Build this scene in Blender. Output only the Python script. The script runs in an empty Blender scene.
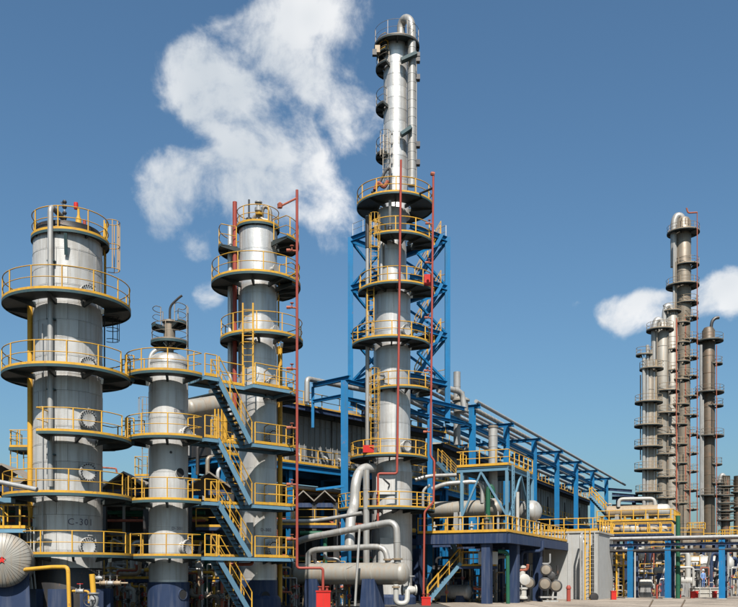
import bpy, math, random
from mathutils import Vector as V, Matrix
rd = math.radians
rnd = random.Random(11)
C = bpy.context.scene.collection
# ------------------------------------------------------------------ camera
F, CX, HY, EYE = 900.0, 369.0, 580.0, 1.7       # focal length, principal column and horizon of the photograph, eye height
def PX(px, D): return (px - CX) / F * D
def PZ(py, D): return EYE + (HY - py) / F * D
def P(px, py, D): return V((PX(px, D), D, PZ(py, D)))
sc = bpy.context.scene
cam = bpy.data.objects.new('camera', bpy.data.cameras.new('camera'))
C.objects.link(cam); sc.camera = cam
cam.location = (0, 0, EYE); cam.rotation_euler = (rd(90), 0, 0)
cam.data.sensor_width = 36; cam.data.lens = 36 * F / 738
cam.data.shift_y = (HY - 303.5) / 738
cam.data.clip_start = 0.2; cam.data.clip_end = 8000
# ------------------------------------------------------------------ sky, sun, exposure
SUN_EL, SUN_AZ = 50.0, 1.0                     # azimuth: degrees to the left of straight behind the camera
w = bpy.data.worlds.new('World'); sc.world = w; w.use_nodes = True
w.cycles.sampling_method = 'MANUAL'; w.cycles.sample_map_resolution = 512
nt = w.node_tree; nt.nodes.clear()
def N(tree, kind, **kw):
    n = tree.nodes.new(kind)
    for k, v in kw.items():
        if k.startswith('i_'): n.inputs[int(k[2:])].default_value = v
        else: setattr(n, k, v)
    return n
def mth(tree, op, a, b=None, clamp=False):
    n = tree.nodes.new('ShaderNodeMath'); n.operation = op; n.use_clamp = clamp
    for i, s in enumerate((a, b)):
        if s is None: continue
        if isinstance(s, (int, float)): n.inputs[i].default_value = s
        else: tree.links.new(s, n.inputs[i])
    return n.outputs[0]
sky = N(nt, 'ShaderNodeTexSky', sky_type='NISHITA', sun_disc=False)
sky.sun_elevation = rd(SUN_EL); sky.sun_rotation = rd(180 - SUN_AZ)
sky.altitude = 30; sky.air_density = 1.15; sky.dust_density = 2.4; sky.ozone_density = 4.0
tc = N(nt, 'ShaderNodeTexCoord'); dirv = tc.outputs['Generated']
# cumulus puffs: soft lobes at directions on the sky dome, broken up by fractal noise
puffs = [(275,-4,34,.85),(318,8,34,.7),(360,14,30,.55),(246,30,34,.85),(205,42,28,.6),(180,84,32,.8),(222,78,46,.9),(272,80,46,.9),
         (325,62,34,.6),(364,124,28,1.1),(238,122,40,.8),(290,124,40,.8),(262,166,42,.75),(300,172,38,.75),(160,186,36,.9),(206,196,28,.7),
         (248,206,34,.7),(318,214,32,1.0),(198,244,13,.85),(204,287,17,.95),(604,317,14,.9),(626,318,18,1.0),(650,317,19,1.0),(676,313,20,1.0),(704,303,21,1.0),(733,288,25,1.0),(576,317,8,.6),(722,318,22,.7),(352,86,34,.42)]
lobes = []
for x, y, r, wt in puffs:
    lobes.append((V(((x - CX) / F, 1, (HY - y) / F)), r / F, wt))
for k in range(7):                               # the same kind of scattered cumulus all round the sky
    az = rd(45 + 270 * (k + rnd.random() * .8) / 7); el = rd(rnd.uniform(16, 50))
    lobes.append((V((math.sin(az) * math.cos(el), math.cos(az) * math.cos(el), math.sin(el))), rnd.uniform(.10, .16), .95))
# a little domain warp so the lobes lose their round outlines
nwp = N(nt, 'ShaderNodeTexNoise'); nwp.inputs['Scale'].default_value = 9; nwp.inputs['Detail'].default_value = 2
nt.links.new(dirv, nwp.inputs['Vector'])
vs = N(nt, 'ShaderNodeVectorMath', operation='SUBTRACT'); vs.inputs[1].default_value = (.5, .5, .5); nt.links.new(nwp.outputs['Color'], vs.inputs[0])
vm = N(nt, 'ShaderNodeVectorMath', operation='SCALE'); vm.inputs['Scale'].default_value = .055; nt.links.new(vs.outputs[0], vm.inputs[0])
va = N(nt, 'ShaderNodeVectorMath', operation='ADD'); nt.links.new(dirv, va.inputs[0]); nt.links.new(vm.outputs[0], va.inputs[1])
acc = None
for d, r, wt in lobes:
    L = d.length; dn = d / L; rr = r / L
    dist = N(nt, 'ShaderNodeVectorMath', operation='DISTANCE'); dist.inputs[1].default_value = dn
    nt.links.new(va.outputs[0], dist.inputs[0])
    mr = N(nt, 'ShaderNodeMapRange', interpolation_type='SMOOTHERSTEP')
    for i, v in ((1, rr * 1.9), (2, 0.0), (3, 0.0), (4, wt)): mr.inputs[i].default_value = v
    nt.links.new(dist.outputs['Value'], mr.inputs[0])
    if acc is None: acc = mr.outputs[0]
    else:
        acc = mth(nt, 'ADD', acc, mr.outputs[0])
nz = N(nt, 'ShaderNodeTexNoise'); nz.inputs['Scale'].default_value = 11; nz.inputs['Detail'].default_value = 7; nz.inputs['Roughness'].default_value = .6
nt.links.new(va.outputs[0], nz.inputs['Vector'])
nz2 = N(nt, 'ShaderNodeTexNoise'); nz2.inputs['Scale'].default_value = 7; nz2.inputs['Detail'].default_value = 3
nt.links.new(dirv, nz2.inputs['Vector'])
acc = mth(nt, 'MINIMUM', mth(nt, 'MULTIPLY', acc, .78), .86)
dens = mth(nt, 'ADD', acc, mth(nt, 'MULTIPLY', mth(nt, 'SUBTRACT', nz.outputs['Fac'], .5), 2.9))
cov = N(nt, 'ShaderNodeMapRange', interpolation_type='SMOOTHSTEP')
for i, v in ((1, .34), (2, 1.02), (3, 0.0), (4, .94)): cov.inputs[i].default_value = v
nt.links.new(dens, cov.inputs[0])
gate = N(nt, 'ShaderNodeMapRange'); gate.inputs[1].default_value = .0; gate.inputs[2].default_value = .22
nt.links.new(acc, gate.inputs[0])
cover = mth(nt, 'MULTIPLY', cov.outputs[0], gate.outputs[0], True)
ccol = N(nt, 'ShaderNodeMix', data_type='RGBA')
ccol.inputs[6].default_value = (6.3, 6.8, 7.3, 1); ccol.inputs[7].default_value = (9.7, 9.7, 9.7, 1)
shade = N(nt, 'ShaderNodeMapRange'); shade.inputs[1].default_value = .40; shade.inputs[2].default_value = .66
nt.links.new(nz2.outputs['Fac'], shade.inputs[0]); nt.links.new(shade.outputs[0], ccol.inputs[0])
skm = N(nt, 'ShaderNodeMix', data_type='RGBA'); nt.links.new(cover, skm.inputs[0])
tint = N(nt, 'ShaderNodeMix', data_type='RGBA', blend_type='MULTIPLY'); tint.inputs[0].default_value = 1; tint.inputs[7].default_value = (.84, 1.09, 1.15, 1)   # the camera's colour balance
nt.links.new(sky.outputs[0], tint.inputs[6]); nt.links.new(tint.outputs[2], skm.inputs[6]); nt.links.new(ccol.outputs[2], skm.inputs[7])
bg = N(nt, 'ShaderNodeBackground'); bg.inputs['Strength'].default_value = 0.055
nt.links.new(skm.outputs[2], bg.inputs[0])
nt.links.new(bg.outputs[0], N(nt, 'ShaderNodeOutputWorld').inputs[0])
sl = bpy.data.lights.new('sun', 'SUN'); sl.energy = 5.0; sl.angle = rd(.53); sl.color = (1, .95, .88)
sun = bpy.data.objects.new('sun', sl); C.objects.link(sun)
to_sun = V((math.sin(rd(SUN_AZ)) * math.cos(rd(SUN_EL)), -math.cos(rd(SUN_AZ)) * math.cos(rd(SUN_EL)), math.sin(rd(SUN_EL))))
sun.rotation_euler = to_sun.to_track_quat('Z', 'Y').to_euler(); sun.location = (0, -20, 60)
vsx = sc.view_settings; vsx.view_transform = 'Standard'; vsx.look = 'None'; vsx.exposure = 0.92; vsx.gamma = 1; vsx.use_curve_mapping = False
# ------------------------------------------------------------------ materials (world-space procedural wear)
MATS = {}
def mat(name, col, metal=0.0, rough=.55, var=.12, streak=.25, dirt=(.10, .075, .05), rust=0.0, bump=.15, rnd_obj=.12, nscale=1.3, spec=.5):
    col = tuple(c * .84 for c in col)
    m = bpy.data.materials.new(name); m.use_nodes = True; t = m.node_tree; t.nodes.clear()
    out = N(t, 'ShaderNodeOutputMaterial'); b = N(t, 'ShaderNodeBsdfPrincipled'); t.links.new(b.outputs[0], out.inputs[0])
    g = N(t, 'ShaderNodeNewGeometry'); oi = N(t, 'ShaderNodeObjectInfo')
    n1 = N(t, 'ShaderNodeTexNoise'); n1.inputs['Scale'].default_value = nscale; n1.inputs['Detail'].default_value = 6; n1.inputs['Roughness'].default_value = .6
    t.links.new(g.outputs['Position'], n1.inputs['Vector'])
    mp = N(t, 'ShaderNodeMapping'); mp.inputs['Scale'].default_value = (6, 6, .45); t.links.new(g.outputs['Position'], mp.inputs['Vector'])
    n2 = N(t, 'ShaderNodeTexNoise'); n2.inputs['Scale'].default_value = 1; n2.inputs['Detail'].default_value = 5; t.links.new(mp.outputs[0], n2.inputs['Vector'])
    n3 = N(t, 'ShaderNodeTexNoise'); n3.inputs['Scale'].default_value = 22; n3.inputs['Detail'].default_value = 4; t.links.new(g.outputs['Position'], n3.inputs['Vector'])
    # value variation: large noise + per-object random
    f = mth(t, 'ADD', mth(t, 'MULTIPLY', mth(t, 'SUBTRACT', n1.outputs['Fac'], .5), var * 3), mth(t, 'MULTIPLY', mth(t, 'SUBTRACT', oi.outputs['Random'], .5), rnd_obj * 2))
    f = mth(t, 'ADD', f, 1.0)
    hv = N(t, 'ShaderNodeHueSaturation'); hv.inputs['Color'].default_value = (*col, 1); t.links.new(f, hv.inputs['Value'])
    st = N(t, 'ShaderNodeMapRange'); st.inputs[1].default_value = .46; st.inputs[2].default_value = .72; st.inputs[4].default_value = streak * 1.6
    t.links.new(n2.outputs['Fac'], st.inputs[0])
    mx = N(t, 'ShaderNodeMix', data_type='RGBA'); t.links.new(st.outputs[0], mx.inputs[0]); t.links.new(hv.outputs[0], mx.inputs[6]); mx.inputs[7].default_value = (*dirt, 1)
    cur = mx.outputs[2]
    if rust > 0:
        rs = N(t, 'ShaderNodeMapRange'); rs.inputs[1].default_value = .68 - rust * .3; rs.inputs[2].default_value = .76 - rust * .3; rs.inputs[4].default_value = .85
        t.links.new(mth(t, 'ADD', mth(t, 'MULTIPLY', n1.outputs['Fac'], .6), mth(t, 'MULTIPLY', n3.outputs['Fac'], .45)), rs.inputs[0])
        m2 = N(t, 'ShaderNodeMix', data_type='RGBA'); t.links.new(rs.outputs[0], m2.inputs[0]); t.links.new(cur, m2.inputs[6]); m2.inputs[7].default_value = (.16, .07, .03, 1)
        cur = m2.outputs[2]
    t.links.new(cur, b.inputs['Base Color'])
    b.inputs['Metallic'].default_value = metal
    b.inputs['Specular IOR Level'].default_value = spec
    t.links.new(mth(t, 'ADD', rough - .12, mth(t, 'MULTIPLY', n1.outputs['Fac'], .24)), b.inputs['Roughness'])
    if bump:
        bp = N(t, 'ShaderNodeBump'); bp.inputs['Strength'].default_value = bump; bp.inputs['Distance'].default_value = .03
        t.links.new(mth(t, 'ADD', mth(t, 'MULTIPLY', n3.outputs['Fac'], .35), n1.outputs['Fac']), bp.inputs['Height']); t.links.new(bp.outputs[0], b.inputs['Normal'])
    MATS[name] = m; return m
mat('grey_cladding', (.43, .422, .405), .15, .42, .10, .34, (.20, .17, .13), rust=.06, rnd_obj=.12, bump=.4)
mat('aluminium', (.53, .52, .50), .55, .40, .10, .3, (.27, .22, .165), rust=.05, rnd_obj=.13, bump=.5)
mat('silver_pipe', (.33, .325, .31), .3, .44, .13, .4, (.19, .155, .115), rust=.08)
mat('white_vessel', (.37, .36, .335), .05, .5, .08, .25, (.32, .27, .2))
mat('beige_vessel', (.25, .235, .205), .1, .5, .13, .55, (.22, .17, .12))
mat('stained_steel', (.20, .172, .135), .3, .5, .16, .45, (.16, .11, .07), rust=.25)
mat('tan_pipe', (.27, .205, .13), .1, .6, .14, .4, (.2, .13, .08), rust=.2)
mat('brown_steel', (.11, .086, .06), .3, .55, .2, .5, (.09, .06, .04), rust=.35)
mat('grey_pipe', (.30, .30, .295), .2, .5, .12, .3, (.13, .11, .09))
mat('yellow_paint', (.50, .275, .03), 0, .55, .16, .4, (.26, .14, .05), rust=.2, rnd_obj=.1, spec=.18)
mat('blue_steel', (.006, .125, .29), 0, .6, .14, .3, (.03, .075, .12), rust=.1, rnd_obj=.1, spec=.18)
mat('pale_blue_steel', (.10, .20, .275), 0, .5, .10, .3, (.08, .13, .17), rust=.1, spec=.18)
mat('navy_paint', (.02, .035, .078), 0, .6, .18, .4, (.06, .07, .10), rnd_obj=.1, spec=.18)
mat('teal_steel', (.035, .07, .08), 0, .5, .12, .3, (.06, .07, .06), rust=.1, spec=.18)
mat('dark_deck', (.016, .026, .027), .1, .6, .2, .2, (.05, .035, .02), rust=.15)
mat('red_paint', (.26, .05, .036), 0, .5, .12, .3, (.2, .06, .04), rnd_obj=.12, spec=.18)
mat('bright_red', (.46, .025, .02), 0, .4, .08, .12, (.2, .03, .02), spec=.18)
mat('rust_red_pipe', (.30, .085, .05), 0, .6, .18, .4, (.14, .06, .04), rust=.2, spec=.18)
mat('green_paint', (.015, .08, .045), 0, .5, .12, .3, (.03, .06, .04), spec=.18)
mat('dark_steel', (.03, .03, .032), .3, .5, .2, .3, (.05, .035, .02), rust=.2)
mat('shade_black', (.012, .012, .013), 0, .8, .2, 0)  # black colour standing in for the shade inside openings
mat('concrete', (.30, .285, .255), 0, .85, .12, .3, (.22, .19, .15), bump=.4, spec=.2)
mat('pale_wall', (.36, .36, .35), 0, .8, .10, .35, (.27, .25, .22), bump=.3, spec=.2)
mat('fibre_roof', (.21, .185, .155), 0, .85, .15, .35, (.1, .085, .07), bump=.4, spec=.2)
mat('grey_panel', (.20, .203, .20), .25, .5, .10, .35, (.16, .14, .11), rnd_obj=.16)
mat('lettering', (.10, .085, .12), 0, .6, .2, .3)
mat('skin', (.50, .30, .21), 0, .6, .03, 0, bump=0)
mat('work_cloth', (.13, .22, .42), 0, .85, .1, .1)
mat('trouser_cloth', (.05, .11, .27), 0, .85, .1, .1)
mat('white_plastic', (.5, .5, .49), 0, .4, .04, .05)
mat('leather', (.03, .025, .02), 0, .5, .1, 0)
# ------------------------------------------------------------------ mesh builder (world coordinates)
class MB:
    def __init__(s): s.v = []; s.f = []
    def quadbox(s, corners):                     # 8 corners: bottom 4 (ccw), top 4
        o = len(s.v); s.v += [tuple(c) for c in corners]
        s.f += [tuple(o + i for i in q) for q in ((3,2,1,0),(4,5,6,7),(0,1,5,4),(1,2,6,5),(2,3,7,6),(3,0,4,7))]
        return s
    def frame(s, c, ex, ey, ez):                 # box given by centre and three half-vectors
        c = V(c)
        return s.quadbox([c - ex - ey - ez, c + ex - ey - ez, c + ex + ey - ez, c - ex + ey - ez, c - ex - ey + ez, c + ex - ey + ez, c + ex + ey + ez, c - ex + ey + ez])
    def box(s, c, size, d=(1, 0)):               # d: horizontal direction of the box's own x axis
        ex = V((d[0], d[1], 0)).normalized(); ey = V((-ex.y, ex.x, 0))
        return s.frame(c, ex * size[0] / 2, ey * size[1] / 2, V((0, 0, size[2] / 2)))
    def bar(s, a, b, w, h, up=(0, 0, 1)):
        a = V(a); b = V(b); d = (b - a); L = d.length
        if L < 1e-6: return s
        d /= L; u = V(up)
        if abs(d.dot(u)) > .98: u = V((0, 1, 0))
        sd = d.cross(u).normalized(); uu = sd.cross(d)
        return s.frame((a + b) / 2, d * L / 2, sd * w / 2, uu * h / 2)
    def ibeam(s, a, b, w, h, t=.025, up=(0, 0, 1)):
        a = V(a); b = V(b); d = (b - a).normalized(); u = V(up)
        if abs(d.dot(u)) > .98: u = V((0, 1, 0))
        sd = d.cross(u).normalized(); uu = sd.cross(d)
        for k in (-1, 1): s.bar(a + uu * k * (h / 2 - t / 2), b + uu * k * (h / 2 - t / 2), w, t, up)
        return s.bar(a, b, t, h - 2 * t - .002, up)
    def tube(s, pts, r, seg=10, rb=0.0, cap=True, closed=False):
        pts = [V(p) for p in pts]
        if rb > 0 and len(pts) > 2:
            q = [pts[0]]
            for i in range(1, len(pts) - 1):
                a, b, c = pts[i - 1], pts[i], pts[i + 1]
                la = min(rb, (a - b).length * .49); lc = min(rb, (c - b).length * .49)
                p0 = b + (a - b).normalized() * la; p2 = b + (c - b).normalized() * lc
                for k in range(6):
                    tt = k / 5; q.append(p0 * (1 - tt) ** 2 + b * 2 * tt * (1 - tt) + p2 * tt * tt)
            q.append(pts[-1]); pts = q
        n = len(pts); o = len(s.v); prev = None; rs = r if isinstance(r, (list, tuple)) else [r] * n
        for i, p in enumerate(pts):
            if closed: d = pts[(i + 1) % n] - pts[i - 1]
            else: d = (pts[min(i + 1, n - 1)] - pts[max(i - 1, 0)])
            d = d.normalized() if d.length > 1e-9 else V((0, 0, 1))
            if prev is None:
                ref = V((0, 0, 1)) if abs(d.z) < .9 else V((0, 1, 0))
                sd = d.cross(ref).normalized()
            else: sd = (prev - d * prev.dot(d)).normalized()
            prev = sd; up = sd.cross(d)
            for k in range(seg):
                a = 2 * math.pi * k / seg
                s.v.append(tuple(p + (sd * math.cos(a) + up * math.sin(a)) * rs[i]))
        m = n if closed else n - 1
        for i in range(m):
            j = (i + 1) % n
            for k in range(seg):
                k2 = (k + 1) % seg
                s.f.append((o + i * seg + k2, o + i * seg + k, o + j * seg + k, o + j * seg + k2))
        if cap and not closed:
            s.f.append(tuple(o + k for k in range(seg)))
            s.f.append(tuple(o + (n - 1) * seg + k for k in reversed(range(seg))))
        return s
    def lathe(s, c, prof, seg=32, axis=(0, 0, 1), cap=True):   # prof: (radius, height along axis)
        ax = V(axis).normalized(); ref = V((0, 0, 1)) if abs(ax.z) < .9 else V((0, 1, 0))
        e1 = ax.cross(ref).normalized(); e2 = ax.cross(e1); c = V(c); o = len(s.v)
        for r, z in prof:
            for k in range(seg):
                a = 2 * math.pi * k / seg
                s.v.append(tuple(c + ax * z + (e1 * math.cos(a) + e2 * math.sin(a)) * max(r, 1e-4)))
        for i in range(len(prof) - 1):
            for k in range(seg):
                k2 = (k + 1) % seg
                s.f.append((o + i * seg + k, o + i * seg + k2, o + (i + 1) * seg + k2, o + (i + 1) * seg + k))
        if cap:
            s.f.append(tuple(o + k for k in reversed(range(seg))))
            s.f.append(tuple(o + (len(prof) - 1) * seg + k for k in range(seg)))
        return s
    def arc(s, c, z0, z1, r0, r1, a0, a1, n=None):             # annular sector slab; angle 0 faces the camera side (-y), + towards +x
        full = abs(a1 - a0) >= 359.9
        n = n or max(3, int(abs(a1 - a0) / 8)); m = n if full else n + 1; o = len(s.v)
        for i in range(m):
            a = rd(a0 + (a1 - a0) * i / n); sx, cy = math.sin(a), -math.cos(a)
            for r, z in ((r0, z0), (r1, z0), (r1, z1), (r0, z1)): s.v.append((c[0] + sx * r, c[1] + cy * r, z))
        for i in range(n):
            j = (i + 1) % m
            for k in range(4):
                k2 = (k + 1) % 4
                s.f.append((o + i * 4 + k, o + j * 4 + k, o + j * 4 + k2, o + i * 4 + k2))
        if not full:
            s.f.append((o, o + 1, o + 2, o + 3)); e = o + n * 4; s.f.append((e + 3, e + 2, e + 1, e))
        return s
    def prism(s, pts, z0, z1):                                  # horizontal polygon (ccw) pulled up
        o = len(s.v); n = len(pts)
        for p in pts: s.v.append((p[0], p[1], z0))
        for p in pts: s.v.append((p[0], p[1], z1))
        s.f.append(tuple(o + i for i in reversed(range(n)))); s.f.append(tuple(o + n + i for i in range(n)))
        for i in range(n):
            j = (i + 1) % n; s.f.append((o + i, o + j, o + n + j, o + n + i))
        return s
    def mesh(s, name, m, origin=(0, 0, 0), sharp=38):
        me = bpy.data.meshes.new(name); ox, oy, oz = origin
        me.from_pydata([(x - ox, y - oy, z - oz) for x, y, z in s.v], [], s.f)
        me.materials.append(MATS[m])
        me.polygons.foreach_set('use_smooth', [True] * len(me.polygons)); me.set_sharp_from_angle(angle=rd(sharp))
        me.update(); return me
ROOT = {}
def root_loc(o):
    while o.parent: o = o.parent
    return ROOT[o.name]
def part(parent, mb, name, m, label=None, kind=None):
    o = bpy.data.objects.new(name, mb.mesh(name, m, root_loc(parent))); C.objects.link(o); o.parent = parent
    if label: o['label'] = label
    if kind: o['kind'] = kind
    return o
def thing(name, label, cat, loc, group=None):
    o = bpy.data.objects.new(name, None); C.objects.link(o); o.location = loc; o.empty_display_size = .3
    o['label'] = label; o['category'] = cat
    if group: o['group'] = group
    ROOT[o.name] = tuple(loc); return o
def solo(mb, name, m, label, cat, group=None, kind=None):
    x = [v[0] for v in mb.v]; y = [v[1] for v in mb.v]; z = min(v[2] for v in mb.v)
    loc = ((min(x) + max(x)) / 2, (min(y) + max(y)) / 2, z)
    o = bpy.data.objects.new(name, mb.mesh(name, m, loc)); C.objects.link(o); o.location = loc
    if kind == 'structure': o['kind'] = kind; return o
    o['label'] = label; o['category'] = cat; ROOT[o.name] = loc
    if group: o['group'] = group
    if kind: o['kind'] = kind
    return o
def copy_part(src, parent, loc, rz=0):
    o = src.copy(); C.objects.link(o); o.parent = parent; o.location = loc; o.rotation_euler = (0, 0, rz); return o
def pol(c, r, a, z): return V((c[0] + math.sin(rd(a)) * r, c[1] - math.cos(rd(a)) * r, z))
# ------------------------------------------------------------------ shared builders
def rail_mesh(mb, pts, h=1.05, r=.026, sp=1.5, closed=False, seg=6, mid=True, posts=True):
    pts = [V(p) for p in pts]; n = len(pts)
    for k in ((1.0, .52) if mid else (1.0,)):
        mb.tube([p + V((0, 0, h * k)) for p in pts], r if k == 1.0 else r * .8, seg, closed=closed)
    if not posts: return mb
    lens = [0]
    for i in range(1, n): lens.append(lens[-1] + (pts[i] - pts[i - 1]).length)
    tot = lens[-1] + ((pts[0] - pts[-1]).length if closed else 0)
    k = max(1, round(tot / sp)); cnt = k if closed else k + 1
    for q in range(cnt):
        d = tot * q / k; i = 0
        while i < n - 2 and lens[i + 1] < d: i += 1
        a, b = pts[i], pts[min(i + 1, n - 1)]
        if closed and d > lens[-1]: a, b = pts[-1], pts[0]; tt = (d - lens[-1]) / max(1e-6, (b - a).length)
        else: tt = (d - lens[i]) / max(1e-6, lens[i + 1] - lens[i])
        p = a.lerp(b, min(1, max(0, tt))); mb.bar(p, p + V((0, 0, h)), r * 2.1, r * 2.1)
    return mb
def platform(root, c, z, ri, ro, a0=-180, a1=180, lod=0, edge='teal_steel', paint='yellow_paint', deckm='dark_deck', gap=None, h=1.05, rr=.024, nb=None, toe=.105, name='platform'):
    full = abs(a1 - a0) >= 359.9; sp = abs(a1 - a0)
    pl = part(root, MB().arc(c, z - .05, z, ri, ro - .012, a0, a1, max(6, int(sp / (7 if not lod else 15)))), name, deckm)
    na = max(6, int(sp / (6 if not lod else 15)))
    part(pl, MB().arc(c, z - .11, z + .012, ro - .01, ro + .02, a0, a1, na), 'edge_beam', edge)
    part(pl, MB().arc(c, z + .014, z + .012 + toe, ro, ro + .018, a0, a1, na), 'toe_board', paint)
    if lod < 2:
        nb = nb or max(2, round(sp / 45))
        for k in range(nb + (0 if full else 1)):
            a = a0 + sp * k / nb + (0 if full else (2 if k == 0 else -2 if k == nb else 0))
            p0 = pol(c, ri - .17, a, z); p1 = pol(c, ro - .02, a, z); sd = V((math.cos(rd(a)), math.sin(rd(a)), 0)) * .05
            zz = lambda p, d: V((p.x, p.y, z - d))
            mb = MB().quadbox([zz(p0, .30) - sd, zz(p1, .13) - sd, zz(p1, .13) + sd, zz(p0, .30) + sd, zz(p0, .052) - sd, zz(p1, .052) - sd, zz(p1, .052) + sd, zz(p0, .052) + sd])
            part(pl, mb, 'bracket', deckm)
    seg = 6 if lod == 0 else 4; step = 7 if lod == 0 else 20
    mb = MB(); segs = [(a0, a1)]
    if gap: segs = [(a0, gap[0]), (gap[1], a1)]
    for b0, b1 in segs:
        if b1 - b0 < 6: continue
        n = max(3, int((b1 - b0) / step)); isf = full and not gap
        pts = [pol(c, ro - .03, b0 + (b1 - b0) * i / n, z) for i in range(n if isf else n + 1)]
        if not full:
            if b0 == a0: pts.insert(0, pol(c, ri + .1, b0, z))
            if b1 == a1: pts.append(pol(c, ri + .1, b1, z))
        rail_mesh(mb, pts, h, rr, 1.35 if lod == 0 else 2.2, isf, seg)
    part(pl, mb, 'handrail', paint)
    return pl
def ladder(root, a, b, out, wd=.42, cage=True, m='yellow_paint', name='ladder', rr=.03):   # a bottom, b top; out: outward unit vector
    a = V(a); b = V(b); out = V(out).normalized(); sd = V((0, 0, 1)).cross(out).normalized()
    mb = MB()
    for k in (-1, 1): mb.bar(a + sd * wd / 2 * k, b + sd * wd / 2 * k, rr * 1.8, rr * 1.8)
    n = int((b - a).length / .33)
    for i in range(1, n): mb.bar(a.lerp(b, i / n) - sd * wd / 2, a.lerp(b, i / n) + sd * wd / 2, .025, .025)
    ld = part(root, mb, name, m)
    if cage:
        mb = MB(); rad = .36; nh = max(2, int(((b - a).length - 2) / .9)); base = a + V((0, 0, 2.1))
        for i in range(nh + 1):
            q = base.lerp(b, i / nh)
            mb.tube([q + out * (rad * .9 + rad * math.sin(rd(t))) - sd * rad * math.cos(rd(t)) for t in range(-40, 221, 26)], .018, 4)
        for t in (10, 50, 90, 130, 170):
            o = out * (rad * .9 + rad * math.sin(rd(t))) - sd * rad * math.cos(rd(t)); mb.bar(base + o, b + o, .03, .015)
        part(ld, mb, 'safety_cage', m)
    return ld
def manhole(root, c, r, a, z, rad, m='grey_cladding', bolts=True):
    d = V((math.sin(rd(a)), -math.cos(rd(a)), 0)); p = V((c[0], c[1], z)) + d * (r - .05)
    mh = part(root, MB().lathe(p, [(rad * .8, 0), (rad * .8, .26), (rad, .262), (rad, .315)], 24, d), 'manhole', m)
    part(mh, MB().lathe(p, [(rad, .32), (rad, .375), (rad * .72, .385), (rad * .66, .375), (.02, .38)], 24, d), 'cover', m)
    if bolts:
        sd = V((0, 0, 1)).cross(d); mb = MB()
        for k in range(20):
            t = 2 * math.pi * k / 20; q = p + (sd * math.cos(t) + V((0, 0, 1)) * math.sin(t)) * rad * .88
            mb.lathe(q, [(.034, .2), (.034, .43)], 6, d)
        part(mh, mb, 'bolts', 'dark_steel')
        mb = MB().tube([p + d * .2 + sd * rad * 1.12 - V((0, 0, .1)), p + d * .2 + sd * rad * 1.12 + V((0, 0, rad * 1.2)), p + d * .36 + V((0, 0, rad * 1.2))], .028, 6, .15)
        part(mh, mb, 'davit', m)
    return mh
def nozzle(root, c, r, a, z, rad, ln=.35, m='silver_pipe'):
    d = V((math.sin(rd(a)), -math.cos(rd(a)), 0)); p = V((c[0], c[1], z)) + d * (r - .05)
    return part(root, MB().lathe(p, [(rad, 0), (rad, ln - .06), (rad * 1.5, ln - .058), (rad * 1.5, ln)], 14, d), 'nozzle', m)
def bands(shell, c, r, z0, z1, h, m, seg=36, seams=5, name='cladding_band'):
    n = max(1, round((z1 - z0) / h)); h = (z1 - z0) / n
    mb = MB().lathe((0, 0, 0), [(r, .006), (r + .004, .006), (r + .004, h - .05), (r + .014, h - .045), (r + .014, h - .008), (r, h - .006)], seg, cap=False)
    for k in range(seams):
        a = 360 * k / seams + 13; p = pol((0, 0), r + .006, a, .01); sd = V((math.cos(rd(a)), math.sin(rd(a)), 0)); nn = V((math.sin(rd(a)), -math.cos(rd(a)), 0))
        mb.frame(p + V((0, 0, h / 2 - .02)), sd * .022, nn * .008, V((0, 0, h / 2 - .03)))
    me = mb.mesh(name, m); rl = root_loc(shell)
    for i in range(n):
        o = bpy.data.objects.new(name, me); C.objects.link(o); o.parent = shell
        o.location = (c[0] - rl[0], c[1] - rl[1], z0 + i * h - rl[2]); o.rotation_euler = (0, 0, rd(37 * (i % 2) + 5 * i))
def panels(shell, c, r, z0, z1, h, n, m):
    k = max(1, round((z1 - z0) / h)); h = (z1 - z0) / k; sp = 360 / n
    mb = MB().arc((0, 0), .006, h - .006, r - .02, r + .008, -sp / 2 + .25, sp / 2 - .25, 6)
    mb.arc((0, 0), h - .045, h - .0065, r + .0085, r + .018, -sp / 2 + .25, sp / 2 - .25, 6)
    mb.arc((0, 0), .01, h - .047, r + .0085, r + .018, sp / 2 - 1.3, sp / 2 - .26, 2)
    me = mb.mesh('cladding_panel', m); rl = root_loc(shell)
    for i in range(k):
        for j in range(n):
            o = bpy.data.objects.new('cladding_panel', me); C.objects.link(o); o.parent = shell
            o.location = (c[0] - rl[0], c[1] - rl[1], z0 + i * h - rl[2]); o.rotation_euler = (0, 0, rd(j * sp + (sp / 2 if i % 2 else 0)))
def lettering(root, text, c, r, a, z, size, m='lettering'):
    cu = bpy.data.curves.new('t', 'FONT'); cu.body = text; cu.size = size; cu.extrude = .001; cu.align_x = 'CENTER'; cu.resolution_u = 3; cu.space_character = 1.15
    ob = bpy.data.objects.new('t', cu); me = bpy.data.meshes.new_from_object(ob)
    mb = MB()
    for v in me.vertices:
        ang = a + math.degrees(v.co.x / r); mb.v.append(tuple(pol(c, r + .021 + (v.co.z + .001), ang, z + v.co.y)))
    mb.f = [tuple(p.vertices) for p in me.polygons]
    bpy.data.objects.remove(ob); bpy.data.meshes.remove(me); bpy.data.curves.remove(cu)
    return part(root, mb, 'painted_number', m)
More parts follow.
